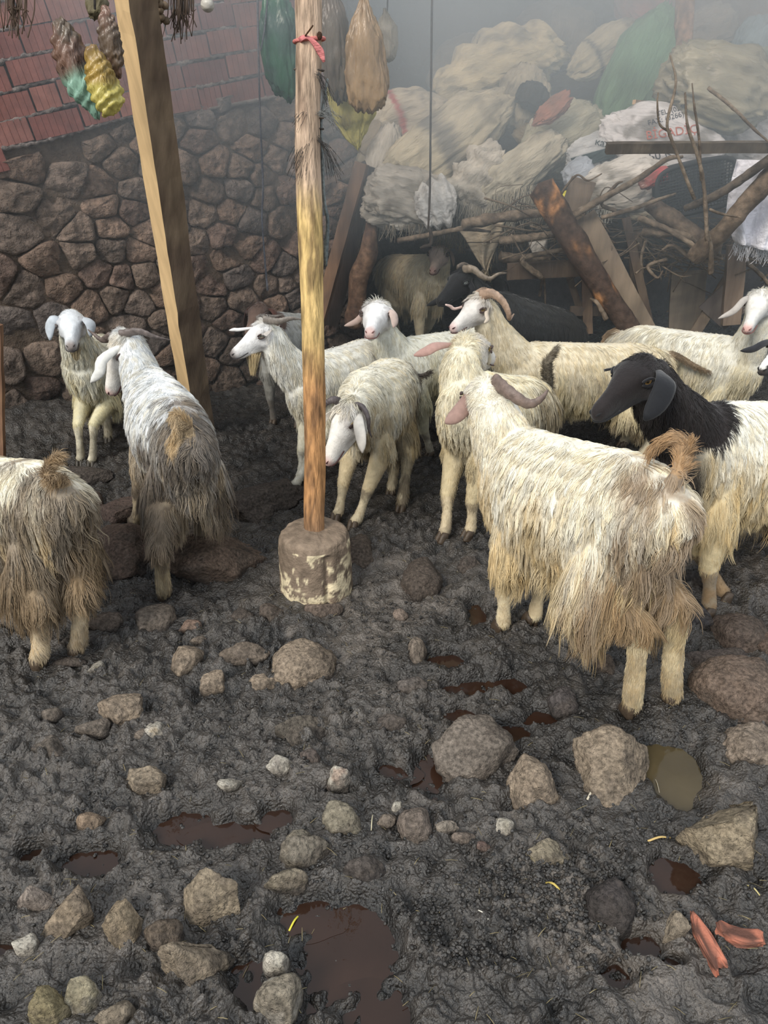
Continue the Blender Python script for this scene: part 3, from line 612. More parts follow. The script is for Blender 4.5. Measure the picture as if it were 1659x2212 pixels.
# the big squared beam leaning at left: broad dark face to the camera, narrow left face coloured pale for the light on it
def timbers():
    bt = G(425, 922); bt = W(432, 925, 3.86); tp = W(272, -150, 3.2)
    o = timber('leaning_beam', bt+A_(0, 0, -.05), tp, .118, .112, A_(.70, .71, 0), (96, 80, 66), (124, 106, 86), 'thick squared beam leaning against the shed at left, one face coloured bright as lit', 'beam', seg=30, jit=.006, sc_=(30, 30, 3))
    me = o.data; ca = me.color_attributes['Col'].data; V = np.array([v.co[:] for v in me.vertices])
    m2 = material('lit_beam_face', 0.7, .3, [('n', 40, .002)], .12, 30, solid=tuple(lin(214, 182, 136)), stretch=(1, 1, .15)); me.materials.append(m2)  # brightness of the light-facing left side is put into this colour
    for p in me.polygons:
        if p.normal.x < -0.35 and abs(p.normal.z) < .6: p.material_index = 1
    # round post of two lashed poles' width, with barkless yellow middle, set in a concrete foot
    base = G(678, 1132); base = W(679, 1138, 2.335); top = W(667, -60, 2.46)
    P = np.array([base+A_(0, 0, -.12), base]+[W(x, y, 2.34+.0001*(1132-y)) for x, y in [(681, 1000), (679, 850), (676, 700), (672, 560), (667, 420), (664, 300), (667, 150), (667, 0)]]+[W(666, -120, 2.46), W(668, -330, 2.46)])
    root = empty('round_post', tuple(base), 'round barkless wooden post standing in a concrete foot at centre', 'post')
    seg = 90; Q = spline(P, seg); n = 28; v, q = loft(Q, np.linspace(.0375, .0355, seg), np.linspace(.0375, .0355, seg), n)
    zz = v[:, 2]; n1 = fbm(v*A_(22, 22, 5), 4, 3); n2 = fbm(v*A_(60, 60, 9), 3, 5); n3 = fbm(v*A_(9, 9, 7)+4, 3, 6)
    d = v[:-2].reshape(seg, n, 3)-Q[:, None]; v[:-2] = (Q[:, None]+d*(1+.11*n1[:-2].reshape(seg, n, 1)+.05*n2[:-2].reshape(seg, n, 1)+.05*n3[:-2].reshape(seg, n, 1))).reshape(-1, 3)
    orange, yellow, pale, dark = lin(188, 140, 94), lin(216, 184, 124), lin(196, 170, 146), lin(86, 66, 54)
    za, zb_ = sstep(.75, .95, zz+.06*n3)[:, None], sstep(1.30, 1.42, zz+.06*n3+.05*n1)[:, None]
    C = orange*(1-za)+yellow*za; C = C*(1-zb_)+pale*zb_; k = sstep(.12, .4, n2+.6*n1)[:, None]*.6; C = C*(1-k)+dark*k
    kb = sstep(.38, .15, zz+.1*n1)[:, None]; C = C*(1-kb*.8)+lin(120, 100, 84)*kb*.8
    put('pole', mesh('pole', v-base, q, C, M['post']), root)
    for (y, r_) in [(665, .006), (545, .005), (940, .005), (415, .006), (80, .008), (230, .004), (310, .004), (1030, .005)]:
        c = W(676+rng.uniform(-18, 18), y, 2.45); c[1] -= .037; V_, F_ = ICO[2]; put('knot', mesh('knot', V_*A_(r_, r_*.5, r_*1.3)+c-base, F_, lin(70, 50, 38), M['bark']), root)
    cl = W(678, 1210, 2.42); cc = GG(674, 1290); a = np.linspace(0, 2*np.pi, 170, endpoint=False)
    prof = [(1.04, -.08), (1.03, .0), (1.03, .03), (1.01, .10), (.985, .20), (.94, .235), (.83, .255), (.4, .265), (.05, .268)]
    V = []; seam = -1.15
    pp_ = spline([(x, y, 0) for x, y in prof], 76)[:, :2]
    for rr, z in pp_:
        for t in a:
            dd = math.atan2(math.sin(t-seam), math.cos(t-seam)); g_ = -.10*math.exp(-(dd/.10)**2)*(1 if z < .22 else .2)
            V.append((.132*rr*(1+g_)*math.cos(t), .136*rr*(1+g_)*math.sin(t), z-.02))
    V = np.array(V); n = 170; V *= (1+.02*fbm(V*20, 3, 1)+.012*fbm(V*60, 2, 4))[:, None]; cx = A_(base[0]-.002, 2.325, cc[2])
    Qf = [[k*n+j, k*n+(j+1) % n, (k+1)*n+(j+1) % n, (k+1)*n+j] for k in range(75) for j in range(n)]+[[75*n+j for j in range(n)]]
    th = np.arctan2(V[:, 1], V[:, 0]); n1 = fbm(V*30, 5, 9); n2 = fbm(V*110, 4, 4)
    C = lin(130, 114, 98)*(1+.3*n1)[:, None]*np.ones((len(V), 1)); dd = np.abs(th-seam)
    wh = sstep(.0, .16, n1+.5*n2-.1+.34*((th > seam) & (th < -.2) & (V[:, 2] < .17))+.30*(V[:, 2] < .04)*(th < seam)-.1)[:, None]*(V[:, 2] < .21)[:, None]; C = C*(1-wh)+lin(222, 206, 172)*wh
    put('concrete_foot', mesh('concrete_foot', V+cx-base, Qf, C, M['concrete']), root)['label'] = 'round concrete foot with flaking whitewash'
    # lashings
    def ring(name, yL, yR, r_, c, lb=None, cat=None, rad=.041, tilt=0):
        c0 = W(668, (yL+yR)/2, 2.45); t = np.linspace(0, 2*np.pi, 26); h = (yR-yL)*mpp(c0)*.5
        P_ = np.array([c0+A_(rad*math.cos(x), rad*math.sin(x), -h*math.cos(x)) for x in t]); v, q = loft(P_, r_, r_, 7); return v, q
    for i, (yl, yr, c, lb) in enumerate([(150, 152, (98, 88, 80), 'thin brown cord tied round the post, upper one'), (252, 255, (104, 90, 78), 'thin brown cord tied round the post, lower one'), (268, 278, (70, 66, 62), 'dark frayed twine wrapped round the post under the cords')]):
        v, q = ring('cord', yl, yr, .0028, c); put('cord', mesh('cord', v, q, lin(*c), M['rope']), None, None, lb, 'cord')
    parts = []
    for (x, y, L_, n_, cc_) in [(690, 245, .06, 34, (120, 122, 120)), (688, 160, .055, 30, (74, 72, 70)), (672, 245, .05, 22, (70, 66, 64)), (680, 290, .11, 50, (66, 62, 60)), (690, 300, .09, 30, (60, 58, 56))]:
        c = W(x, y, 2.42); c[1] = 2.405
        for i in range(n_):
            hz = (y == 245); d = nrm(A_(rng.uniform(.3, 1) if x > 685 else rng.uniform(-1, -.2), rng.uniform(-.5, .1), rng.uniform(-.35, .35) if hz else -rng.uniform(.5, 1.5))); m = c+d*L_*.5+rng.normal(0, .004, 3); e = c+d*L_*rng.uniform(.6, 1.2)+A_(0, 0, -.022)
            v, q = loft(spline([c+rng.normal(0, .004, 3), m, e], 6), .0005, .0005, 4); parts.append((v, q, lin(*cc_)))
    V, Fc, C = join(parts); put('frayed_twine', mesh('frayed_twine', V, Fc, C, M['rope']), None, None, 'grey frayed twine ends bristling from the post lashing', 'twine', kind='stuff')
    # pink ribbon
    P_ = [W(643, 92, 2.44)+A_(0, 0, 0), W(650, 84, 2.40), W(662, 80, 2.395), W(676, 90, 2.39), W(692, 112, 2.39), W(700, 134, 2.39)]
    v, q = loft(spline(P_, 24), np.interp(np.linspace(0, 1, 24), [0, .4, .45, .8, 1], [.008, .005, .004, .011, .004]), .0016, 8, up=A_(0, -1, 0)); root2 = empty('ribbon', tuple(P_[2]), 'pink plastic ribbon knotted round the upper post', 'ribbon')
    put('strip', mesh('strip', v-P_[2], q, lin(214, 130, 128), M['cloth']), root2)
    v, q = ring('x', 90, 84, .005, None, rad=.0425); put('loop', mesh('loop', v-P_[2], q, lin(214, 128, 120), M['cloth']), root2)
    log('nail', [W(654, 84, 2.41), W(665, 70, 2.38), W(676, 55, 2.36)], .0022, (96, 70, 50), (80, 60, 50), 'rusty bent nail sticking from the post above the ribbon', 'nail', n=6, bump=0, seg=6)
    log('rope', [W(692, 170, 2.46)+A_(.02, 0, 0), W(694, 260, 2.44), W(696, 340, 2.44), W(700, 430, 2.44), W(708, 480, 2.44), W(704, 540, 2.44), W(704, 575, 2.44)], [.004, .004, .0045, .005, .0055, .006, .009, .004], (104, 112, 112), (130, 136, 134), 'grey braided rope hanging along the right side of the post', 'rope', n=7, mat='rope', bump=.1)
    log('rope', [W(556, -40, 3.9), W(558, 100, 3.9), W(562, 250, 3.9), W(568, 400, 3.9), W(566, 470, 3.9), W(572, 560, 3.9), W(578, 628, 3.9)], [.006, .005, .005, .006, .005, .005, .006], (84, 86, 92), (100, 100, 104), 'thin grey rope hanging in front of the stone wall, left of the post', 'rope', n=6, mat='rope')
    log('rope', [W(580, -30, 3.95), W(572, 60, 3.95), W(563, 110, 3.92)], .004, (84, 86, 92), (100, 100, 104), 'short rope strand joining the hanging rope near the top', 'rope', n=5, mat='rope', seg=8)
    log('rope', [W(934, -60, 4.25), W(932, 100, 4.25), W(931, 200, 4.25), W(930, 280, 4.25), W(929, 400, 4.25), W(925, 495, 4.25)], .006, (62, 54, 48), (78, 68, 60), 'dark straight rope hanging in front of the sack pile', 'rope', n=6, mat='rope')
    log('rope', [W(928, 492, 4.25), W(932, 512, 4.25), W(930, 528, 4.25), W(918, 532, 4.25), W(908, 536, 4.25)], [.006, .012, .010, .012, .007], (48, 42, 38), (60, 52, 46), 'dark knotted strap end dangling below the straight rope', 'strap', n=7, mat='rope', seg=14)
    # thin board at left edge
    timber('upright_board', W(-6, 985, 3.30)+A_(0, 0, -.05), W(-9, 700, 3.30), .05, .03, A_(1, 0, 0), (112, 84, 66), (138, 106, 82), 'upright board seen only at the left edge of the picture', 'board')
    # leaning poles between wall and sacks
    timber('leaning_board', W(682, 720, 4.75), W(782, 352, 4.75), .075, .05, A_(1, -.3, .2), (92, 72, 58), (118, 92, 72), 'brown board leaning behind the post, lit along its left edge', 'board', seed=2)
    timber('leaning_board', W(712, 700, 4.9), W(800, 360, 4.9), .10, .05, A_(1, .3, .2), (62, 52, 46), (80, 66, 58), 'darker board leaning just right of the lit brown one', 'board', seed=3)
    log('crooked_trunk', [W(768, 705, 4.7), W(772, 640, 4.7), W(778, 590, 4.7), W(796, 545, 4.7), W(800, 500, 4.72), W(806, 470, 4.8)], [.07, .062, .06, .055, .04, .03], (88, 68, 56), (112, 88, 70), 'crooked tree trunk propping the rack beside the beige goat', 'trunk', n=16)
    timber('brace', W(700, 395, 4.85), W(790, 352, 4.85), .03, .03, A_(0, 0, 1), (70, 60, 52), (88, 74, 64), 'short dark brace stick above the leaning boards', 'stick')
    log('pole', [W(1476, -60, 4.9), W(1478, 20, 4.9), W(1477, 115, 4.9), W(1476, 200, 4.9)], [.05, .05, .048, .048], (168, 136, 112), (120, 92, 74), 'round wooden pole rising from the sacks at top right', 'pole', n=16, seed=5)
    # rack of boards at the right
    for i, (a, b, w_, t_, c, c2, lb) in enumerate([
        ((1255, 470, 4.15), (1385, 720, 4.0), .155, .03, (98, 86, 74), (118, 104, 88), 'wide grey-brown board leaning diagonally below the sacks'),
        ((1262, 388, 4.20), (1232, 470, 4.22), .13, .025, (94, 82, 70), (114, 100, 86), 'broken board top tilted beside the peeling log'),
        ((1352, 470, 4.30), (1410, 735, 4.25), .045, .03, (84, 70, 60), (100, 86, 72), 'narrow board standing right of the wide leaning board'),
        ((1366, 400, 4.45), (1378, 660, 4.45), .075, .04, (90, 76, 62), (112, 96, 78), 'upright post board under the sacks right of the leaning board'),
        ((1095, 587, 4.35), (1262, 578, 4.35), .09, .03, (104, 88, 74), (86, 74, 64), 'short horizontal plank nailed under the rack'),
        ((1266, 585, 4.40), (1270, 720, 4.40), .055, .04, (96, 80, 68), (112, 94, 78), 'upright slat below the end of the short horizontal plank'),
        ((1232, 672, 4.40), (1320, 672, 4.40), .05, .03, (84, 74, 66), (98, 86, 76), 'low horizontal slat left of the wide leaning board'),
        ((1230, 600, 4.48), (1262, 700, 4.48), .04, .03, (84, 72, 62), (96, 84, 72), 'slanted slat behind the upright slat'),
        ((1488, 585, 4.35), (1480, 720, 4.30), .19, .025, (84, 76, 66), (102, 92, 80), 'broad upright board behind the back of the white goat at right'),
        ((1590, 575, 4.25), (1500, 720, 4.22), .06, .03, (92, 80, 68), (110, 96, 80), 'diagonal board right of the broad upright board'),
        ((1592, 528, 4.15), (1578, 700, 4.12), .095, .05, (116, 100, 86), (90, 76, 64), 'pale speckled post right of the diagonal board'),
        ((1535, 640, 4.20), (1590, 690, 4.15), .16, .02, (96, 88, 82), (84, 76, 72), 'grey slate-like slab leaning at foot of the speckled post')]):
        timber('rack_board' if 'slab' not in lb else 'stone_slab', W(*b), W(*a), w_, t_, A_(1, -.15, .1) if abs(a[0]-b[0]) < abs(a[1]-b[1]) else A_(0, -.1, 1), c, c2, lb, 'board' if 'slab' not in lb else 'slab', seed=i*3+1)
    timber('long_plank', W(1310, 320, 3.75), W(1720, 317, 3.75), .045, .03, A_(0, -.3, 1), (72, 64, 56), (92, 82, 70), 'long dark horizontal plank crossing in front of the printed sacks', 'plank')
    timber('stick', W(1370, 220, 4.62), W(1425, 226, 4.90), .022, .018, A_(0, 0, 1), (214, 180, 138), (196, 160, 120), 'short pale peeled stick end poking out of the green sack', 'stick', seg=4)
    o = log('peeling_log', [W(1168, 405, 4.05), W(1215, 480, 4.02), W(1275, 580, 3.98), W(1330, 665, 3.95), W(1365, 715, 3.92)], [.072, .066, .06, .056, .054], (70, 56, 48), (190, 136, 88), 'thick log with peeling orange-brown bark, leaning diagonally', 'log', n=22, seg=44, k0=.28, bump=.1, sc_=(9, 9, 6), seed=3)
    log('thick_branch', [W(1500, 555, 3.95), W(1560, 500, 3.85), W(1620, 430, 3.8), W(1700, 340, 3.75)], [.05, .045, .045, .045], (92, 78, 64), (112, 96, 80), 'thick dry branch rising steeply to the right edge', 'branch', n=12)
    log('thick_branch', [W(1545, 545, 4.0), W(1440, 465, 4.05), W(1400, 440, 4.1)], [.05, .045, .035], (84, 72, 62), (104, 90, 76), 'thick forked branch running left from the foot of the steep one', 'branch', n=12)
    log('thick_branch', [W(1480, 450, 3.95), W(1540, 425, 3.85), W(1590, 395, 3.8), W(1680, 330, 3.7)], [.016, .02, .02, .022], (74, 66, 58), (92, 82, 72), 'dark bent branch below the long plank at right edge', 'branch', n=9)
    for i, (pts, r_, lb) in enumerate([
        ([(1000, 485, 4.25), (1080, 470, 4.2), (1160, 462, 4.2), (1230, 452, 4.25)], .028, 'thick grey branch forming the rack edge under the frayed sack'),
        ([(860, 520, 4.5), (940, 505, 4.4), (1000, 495, 4.3), (1060, 500, 4.3)], .014, 'thin branch along the rack edge under the leftmost sacks'),
        ([(1080, 520, 4.25), (1150, 512, 4.2), (1200, 505, 4.2), (1250, 500, 4.3)], .02, 'reddish branch under the thick grey rack branch'),
        ([(1170, 600, 4.3), (1130, 560, 4.28), (1210, 540, 4.25), (1260, 522, 4.25)], .016, 'crooked branch just above the short horizontal plank'),
        ([(1080, 555, 4.5), (1130, 560, 4.5), (1190, 558, 4.5)], .03, 'cut branch end lying behind the short horizontal plank'),
        ([(1230, 470, 4.1), (1300, 430, 4.05), (1380, 385, 4.0), (1440, 345, 3.95), (1475, 338, 3.95)], .016, 'long knobbly branch climbing over the dirty white sack'),
        ([(1300, 470, 4.1), (1370, 450, 4.05), (1420, 432, 4.0), (1460, 418, 4.0)], .011, 'thin branch with broken pale tip pointing at the crate'),
        ([(1330, 455, 4.1), (1300, 440, 4.1), (1330, 400, 4.05), (1345, 392, 4.05)], .009, 'dark twisted twig across the dirty white sack'),
        ([(1390, 500, 4.1), (1470, 505, 4.0), (1540, 540, 4.0)], .022, 'grey branch in the brushwood right of the leaning boards'),
        ([(1380, 470, 4.05), (1450, 500, 4.0), (1520, 545, 3.95), (1560, 560, 3.95)], .014, 'pale thin branch lying over the brushwood'),
        ([(1440, 560, 4.1), (1400, 575, 4.1), (1420, 600, 4.08), (1432, 585, 4.08)], .009, 'hooked twig hanging down from the brushwood'),
        ([(1560, 555, 4.0), (1500, 560, 4.05), (1455, 530, 4.05), (1430, 540, 4.05)], .013, 'branch curling left under the brushwood'),
        ([(1310, 690, 3.8), (1290, 655, 3.85), (1275, 645, 3.88)], .012, 'broken grey stick end standing by the foot of the wide board'),
        ([(1500, 430, 3.7), (1450, 300, 3.65), (1442, 260, 3.65), (1460, 180, 3.7), (1448, 120, 3.75)], .007, 'tall thin twig standing in front of the clear sack, left one'),
        ([(1528, 520, 3.7), (1520, 400, 3.68), (1505, 330, 3.66), (1485, 270, 3.66), (1480, 200, 3.7)], .0085, 'tall bare sapling stem standing before the printed sacks'),
        ([(1515, 390, 3.68), (1510, 300, 3.66), (1500, 230, 3.66), (1495, 180, 3.7)], .0055, 'thin upright side twig beside the bare sapling'),
        ([(1448, 285, 3.65), (1425, 268, 3.64), (1420, 225, 3.62), (1422, 200, 3.62)], .0045, 'curved side twig at left of the tall twigs'),
        ([(1530, 190, 3.9), (1580, 230, 3.8), (1630, 280, 3.75), (1665, 310, 3.7)], .0075, 'thin branch slanting down right across the clear sack'),
        ([(1532, 452, 3.7), (1560, 462, 3.68), (1602, 470, 3.66)], .006, 'short thin twig pointing right under the crate'),
        ([(1535, 590, 3.8), (1536, 540, 3.75), (1530, 500, 3.72)], .012, 'lower trunk of the bare sapling behind the goats'),
        ([(1200, 440, 4.1), (1225, 400, 4.05), (1248, 378, 4.0), (1270, 390, 4.0), (1300, 375, 4.0)], .006, 'dark thorny twig arching over the broken board top'),
        ([(1600, 560, 4.15), (1640, 590, 4.1), (1680, 640, 4.1)], .012, 'dark branch in the corner at right edge above the white goat'),
        ([(1395, 520, 4.2), (1385, 560, 4.2), (1390, 590, 4.2)], .008, 'short twig hanging right of the upright post board'),
        ([(1165, 640, 4.5), (1175, 600, 4.5), (1180, 720, 4.5)], .008, 'thin stick standing under the short horizontal plank')]):
        log('dead_branch', [W(*p) for p in pts], [r_*1.15, r_, r_*.8, r_*.5], (92, 80, 68), (122, 108, 92), lb, 'branch', n=8, seg=26, bump=.2, seed=i)
    parts = []; r_ = np.random.default_rng(8)
    for i in range(210):
        x = r_.uniform(1090, 1690); y = r_.normal(505 if x < 1400 else 545, 34); Y = r_.uniform(4.1, 4.7); p = W(x, y, Y); a = r_.normal(.2, .9); L_ = r_.uniform(.12, .5)
        d = A_(math.cos(a), r_.normal(0, .3), math.sin(a)*.5)*L_; pp = [p-d/2, p+r_.normal(0, .03, 3), p+d/2+r_.normal(0, .03, 3)]; rr = r_.uniform(.002, .007)
        v, q = loft(spline(pp, 9), np.linspace(rr, rr*.4, 9), np.linspace(rr, rr*.4, 9), 5); parts.append((v, q, lin(104, 92, 78)*r_.uniform(.5, 1.3)))
    V, Fc, C = join(parts); put('brushwood', mesh('brushwood', V, Fc, C, M['bark']), None, None, 'tangle of thin dry twigs under the sacks at right', 'brushwood', kind='stuff')
if 'timber' not in SK: timbers()
# ------------------------------------------------------------------ sacks
def sack(px, py, L_, w_, rot, Y, c, label, c2=None, th=.62, box_=.72, fold=1.0, pinch=(0, 0), ridge=0, bend=0, stripe=None, mat='cloth', name='sack', cat='sack', group=None, seed=0, text=None, fray=None, patch=None, tip=None, dirt=.5, belly=0, dirtc=(84, 76, 62), parts_=None):
    c0 = W(px, py, Y); m_ = mpp(c0); V, Fc = ICO[5 if L_ > 90 else 4]; V = V.copy(); sd = px*.13+py*.07+seed
    L_, w_ = L_*.95, w_*.95; a, b = L_*m_/2, w_*m_/2; S = np.sign(V)*np.abs(V)**box_; S = S/np.abs(S).max(0); V = S
    x = V[:, 0]; pe = np.where(x < 0, pinch[0], pinch[1]); f = 1-pe*sstep(.25, 1.0, np.abs(x))
    V[:, 1] *= f; V[:, 2] *= f*(1+belly*x)
    ang = np.arctan2(V[:, 2], V[:, 1])
    n1 = fbm(V*1.4+sd, 3, 1)*.22
    fo = fbm(np.stack([x*2.2+sd, np.cos(ang)*2.6, np.sin(ang)*2.6], -1), 4, 5); fo2 = fbm(np.stack([x*5+sd, np.cos(ang)*5, np.sin(ang)*5], -1), 3, 15); fl = fbm(np.stack([x*1.1+sd, np.cos(ang)*6+x*1.5, np.sin(ang)*6], -1), 3, 25); w1 = ((1-np.abs(fo)*2.6)*.075+(1-np.abs(fo2)*2.6)*.02+(1-np.abs(fl)*2.8)*.06)*fold
    lg = fbm(np.stack([x*.8+sd, np.cos(ang)*9, np.sin(ang)*9], -1), 2, 9)*.16*sstep(.35, 1, np.abs(x))*np.abs(pe)
    V = V*(1+n1+w1+lg)[:, None]
    if ridge: rg = np.sin((x*1.0+.22*V[:, 2]+(.04*fo*3))*ridge); V[:, 1:] *= (1+.12*np.abs(rg)**.6*np.sign(rg))[:, None]
    V = V*A_(a, b*th, b)
    if bend: V[:, 2] += bend*b*((V[:, 0]/a)**2-.4)*-1
    C0 = lin(*c)*A_(.90, .90, .90); n2 = fbm(V*7/m_/600+sd, 4, 4); n3 = fbm(V*A_(60, 60, 14), 3, 6); k = sstep(-.15+(.5-dirt)*.8, .45, n2+.35*n3)[:, None]*.75
    C = C0*(1+.16*n3)[:, None]*(1-k)+lin(*dirtc)*k
    if c2 is not None: kk = sstep(-.12, .12, V[:, 0]/a*(-1)+.25*n2)[:, None]; C = C*(1-kk)+lin(*c2)*kk
    xx = V[:, 0]/a
    for st in ([stripe] if stripe and not isinstance(stripe, list) else stripe or []):
        m = (sstep(st[1], st[1]+.03, np.abs(xx-st[0]+.10*(V[:, 2]/b)**2))); m = (1-m)[:, None]*st[3]; C = C*(1-m)+lin(*st[2])*m
    cr, sr = math.cos(math.radians(rot)), math.sin(math.radians(rot)); tl = tip if tip is not None else -.18
    R1 = np.array([[cr, 0, sr], [0, 1, 0], [-sr, 0, cr]])       # rotate local x,z in the picture plane
    ct, st_ = math.cos(tl), math.sin(tl); R2 = np.array([[1, 0, 0], [0, ct, st_], [0, -st_, ct]]); RR = R1@R2
    o = put(name, mesh(name, V, Fc, C, M[mat]), None, tuple(c0), label, cat, group)
    o.matrix_world = Matrix.Translation(Vector(c0))@Matrix(RR.T.tolist()).to_4x4()
    if text or fray or patch:
        V = V@RR
        bvh = BVHTree.FromPolygons([tuple(v) for v in V], [tuple(map(int, f_)) for f_ in Fc])
        vd = nrm(c0-A_(0, 0, CAM_H))
        def onto(qx, qy, off=.003):
            t_ = W(qx, qy, Y)-c0; h = bvh.ray_cast(Vector(t_-vd*1.5), Vector(vd)); p = h[0] if h[0] is not None else None
            return (np.array(p)-vd*off, np.array(h[1])) if p is not None else (t_-vd*(b*th*.8), -vd)
        for (s_, tx, ty_, sz, rt, cc) in text or []:
            cu = bpy.data.curves.new('t', 'FONT'); cu.body = s_; cu.size = 1; cu.resolution_u = 3; to = bpy.data.objects.new('t', cu); COL.objects.link(to)
            dg = bpy.context.evaluated_depsgraph_get(); dg.update(); tm = bpy.data.meshes.new_from_object(to.evaluated_get(dg)); bpy.data.objects.remove(to)
            bm = bmesh.new(); bm.from_mesh(tm); bmesh.ops.triangulate(bm, faces=bm.faces); bmesh.ops.subdivide_edges(bm, edges=[e for e in bm.edges if e.calc_length() > .12], cuts=1); bmesh.ops.triangulate(bm, faces=bm.faces); bm.verts.index_update()
            TV = np.array([v.co[:] for v in bm.verts]); TF = [[v.index for v in f_.verts] for f_ in bm.faces]; bm.free(); bpy.data.meshes.remove(tm)
            r_ = math.radians(rt); q_ = [onto(tx+(v[0]*math.cos(r_)+v[1]*math.sin(r_))*sz, ty_-(v[1]*math.cos(r_)-v[0]*math.sin(r_))*sz, .004)[0] for v in TV]
            put('printed_text', mesh('printed_text', np.array(q_)@RR.T, TF, lin(*cc), M['plain'], smooth=False), o)
        if patch:
            (cx, cy, pw, ph, rt, cc, nm_) = patch; r_ = math.radians(rt); nu = 12; g_ = []
            for i in range(nu):
                for j in range(nu):
                    u, v = (i/(nu-1)-.5)*pw, (j/(nu-1)-.5)*ph; g_.append(onto(cx+u*math.cos(r_)+v*math.sin(r_), cy-u*math.sin(r_)+v*math.cos(r_), .006)[0])
            q_ = [[i*nu+j, (i+1)*nu+j, (i+1)*nu+j+1, i*nu+j+1] for i in range(nu-1) for j in range(nu-1)]
            po = put(nm_, mesh(nm_, np.array(g_)@RR.T, q_, lin(*cc), M['cloth']), o); md = po.modifiers.new('s', 'SOLIDIFY'); md.thickness = .004
        if fray:
            (xa, ya, xb, yb, n_, ln_, cc) = fray; prt = []; rr_ = np.random.default_rng(int(px))
            for i in range(n_):
                t_ = rr_.random(); p, nn_ = onto(xa+(xb-xa)*t_, ya+(yb-ya)*t_, .002); l_ = ln_*rr_.uniform(.4, 1.2)*m_
                e = p+A_(rr_.normal(0, .25), -rr_.uniform(0, .3), -1)*l_; mdp = (p+e)/2+A_(rr_.normal(0, .1), -.25, .0)*l_*.4
                v, q = loft(spline([p, mdp, e], 5), .0016, .0012, 3, closed=False); prt.append((v, q, lin(*cc)*rr_.uniform(.6, 1.2)))
            v, q, c_ = join(prt); put('frayed_threads', mesh('frayed_threads', v@RR.T, q, c_, M['straw']), o, kind='stuff')
    return o
def sacks():
    cream, dirty, white, grey = (212, 204, 178), (150, 138, 116), (222, 218, 212), (160, 156, 146)
    S = sack
    # dim rows behind
    S(1000, 150, 150, 120, 30, 5.75, (150, 146, 132), 'hazy grey sack behind the ridged cream sack', pinch=(.3, .2))
    S(1095, 95, 150, 60, 5, 5.9, (136, 136, 128), 'folded grey sack at top, half lost in the smoke', ridge=10)
    S(1180, 45, 120, 80, 20, 6.0, (150, 138, 128), 'smoky brown sack near the top edge right of centre')
    S(1225, 90, 110, 130, 80, 5.8, (158, 150, 132), 'tan sack standing behind the strapped sack', pinch=(.3, .1))
    S(1255, 10, 150, 60, 0, 6.1, (150, 152, 146), 'pale grey bundle at top edge under the smoke')
    S(1260, 250, 200, 150, 0, 5.7, (66, 62, 54), 'dark heap of old sacking behind the orange rag', dirtc=(50, 46, 40), name='sacking_heap')
    S(1400, 15, 150, 100, -25, 5.6, (176, 110, 96), 'dusty red-pink sack at top edge left of the pole', pinch=(.4, .2))
    S(1580, 60, 190, 160, -40, 5.6, (124, 100, 84), 'large brown sack at top right behind the clear one')
    S(1530, 70, 110, 90, 20, 5.45, (140, 132, 118), 'crumpled pinkish-grey sack right of the pole', fold=1.8)
    S(1650, 110, 110, 130, 60, 5.3, (124, 144, 152), 'bluish sack at the top right corner')
    S(1620, 30, 130, 60, 0, 5.9, (140, 150, 150), 'pale bundle in the top right corner')
    S(1610, 165, 110, 80, 50, 5.2, (140, 148, 118), 'greenish folded sack above the clear one at right edge', fold=1.6)
    # main pile
    S(1078, 150, 285, 128, 18, 5.25, (218, 206, 166), 'large cream sack with deep curved ridges on top of the pile', ridge=17, bend=.42, pinch=(.15, .2), dirt=.25)
    S(893, 262, 165, 128, 18, 5.15, (206, 196, 172), 'cream sack with one red stripe at left of the pile', stripe=(-.32, .05, (170, 52, 48), .9), belly=-.15, pinch=(.2, .3), dirt=.35)
    S(975, 305, 310, 140, 34, 4.95, (200, 190, 162), 'long cream sack with grey tape band lying across the pile', stripe=(-.08, .14, (112, 108, 100), .85), pinch=(.2, .35), dirt=.4, th=.7)
    S(808, 300, 80, 60, 40, 5.12, dirty, 'small drab sack at far left of the pile beside the yellow bag', dirt=.4)
    S(800, 340, 56, 56, 80, 5.12, (160, 150, 126), 'small rounded sack below the drab one at far left')
    S(826, 372, 200, 78, 78, 5.0, (196, 190, 176), 'white torn sack hanging down at the left end of the pile', pinch=(.5, .3), fray=(800, 440, 830, 455, 90, 55, (170, 164, 150)), dirt=.35)
    S(875, 432, 170, 118, -8, 4.72, (206, 198, 184), 'dirty crumpled sack at the lower left of the pile', fold=1.7, th=.8, dirt=.75, fray=(830, 485, 980, 480, 70, 30, (150, 140, 124)))
    S(945, 440, 92, 92, 10, 4.58, (226, 222, 214), 'small white knotted sack with fine folds, lower left', ridge=14, pinch=(.1, .3), dirt=.1)
    S(1130, 215, 115, 110, 70, 5.05, (186, 176, 150), 'open sack showing dark straw mouth below the ridged sack', fold=1.5, pinch=(.0, .2))
    S(1150, 208, 48, 62, 70, 4.90, (48, 42, 36), 'dark straw stuffing in the open sack mouth', name='straw_stuffing', cat='straw', dirtc=(34, 30, 26), fold=2)
    S(1192, 238, 80, 34, 35, 4.66, (166, 112, 90), 'crumpled orange rag on the pile', name='rag', cat='rag', fold=3.2, dirt=.5, th=.35, pinch=(.6, .1))
    S(1038, 400, 140, 118, 48, 4.75, (212, 204, 188), 'wrinkled white sack in the middle of the lower row', fold=1.8, ridge=12, dirt=.55, fray=(990, 430, 1110, 470, 110, 50, (176, 168, 150)))
    S(1130, 365, 190, 84, 38, 4.7, (198, 190, 168), 'frayed pale sack above the peeling log', fold=1.2, dirt=.45, fray=(1060, 420, 1190, 390, 190, 75, (176, 168, 148)))
    S(1215, 305, 180, 128, 32, 4.85, (180, 176, 152), 'gauzy grey-green net sack in the middle of the pile', fold=1.5, pinch=(.3, .1), dirt=.35)
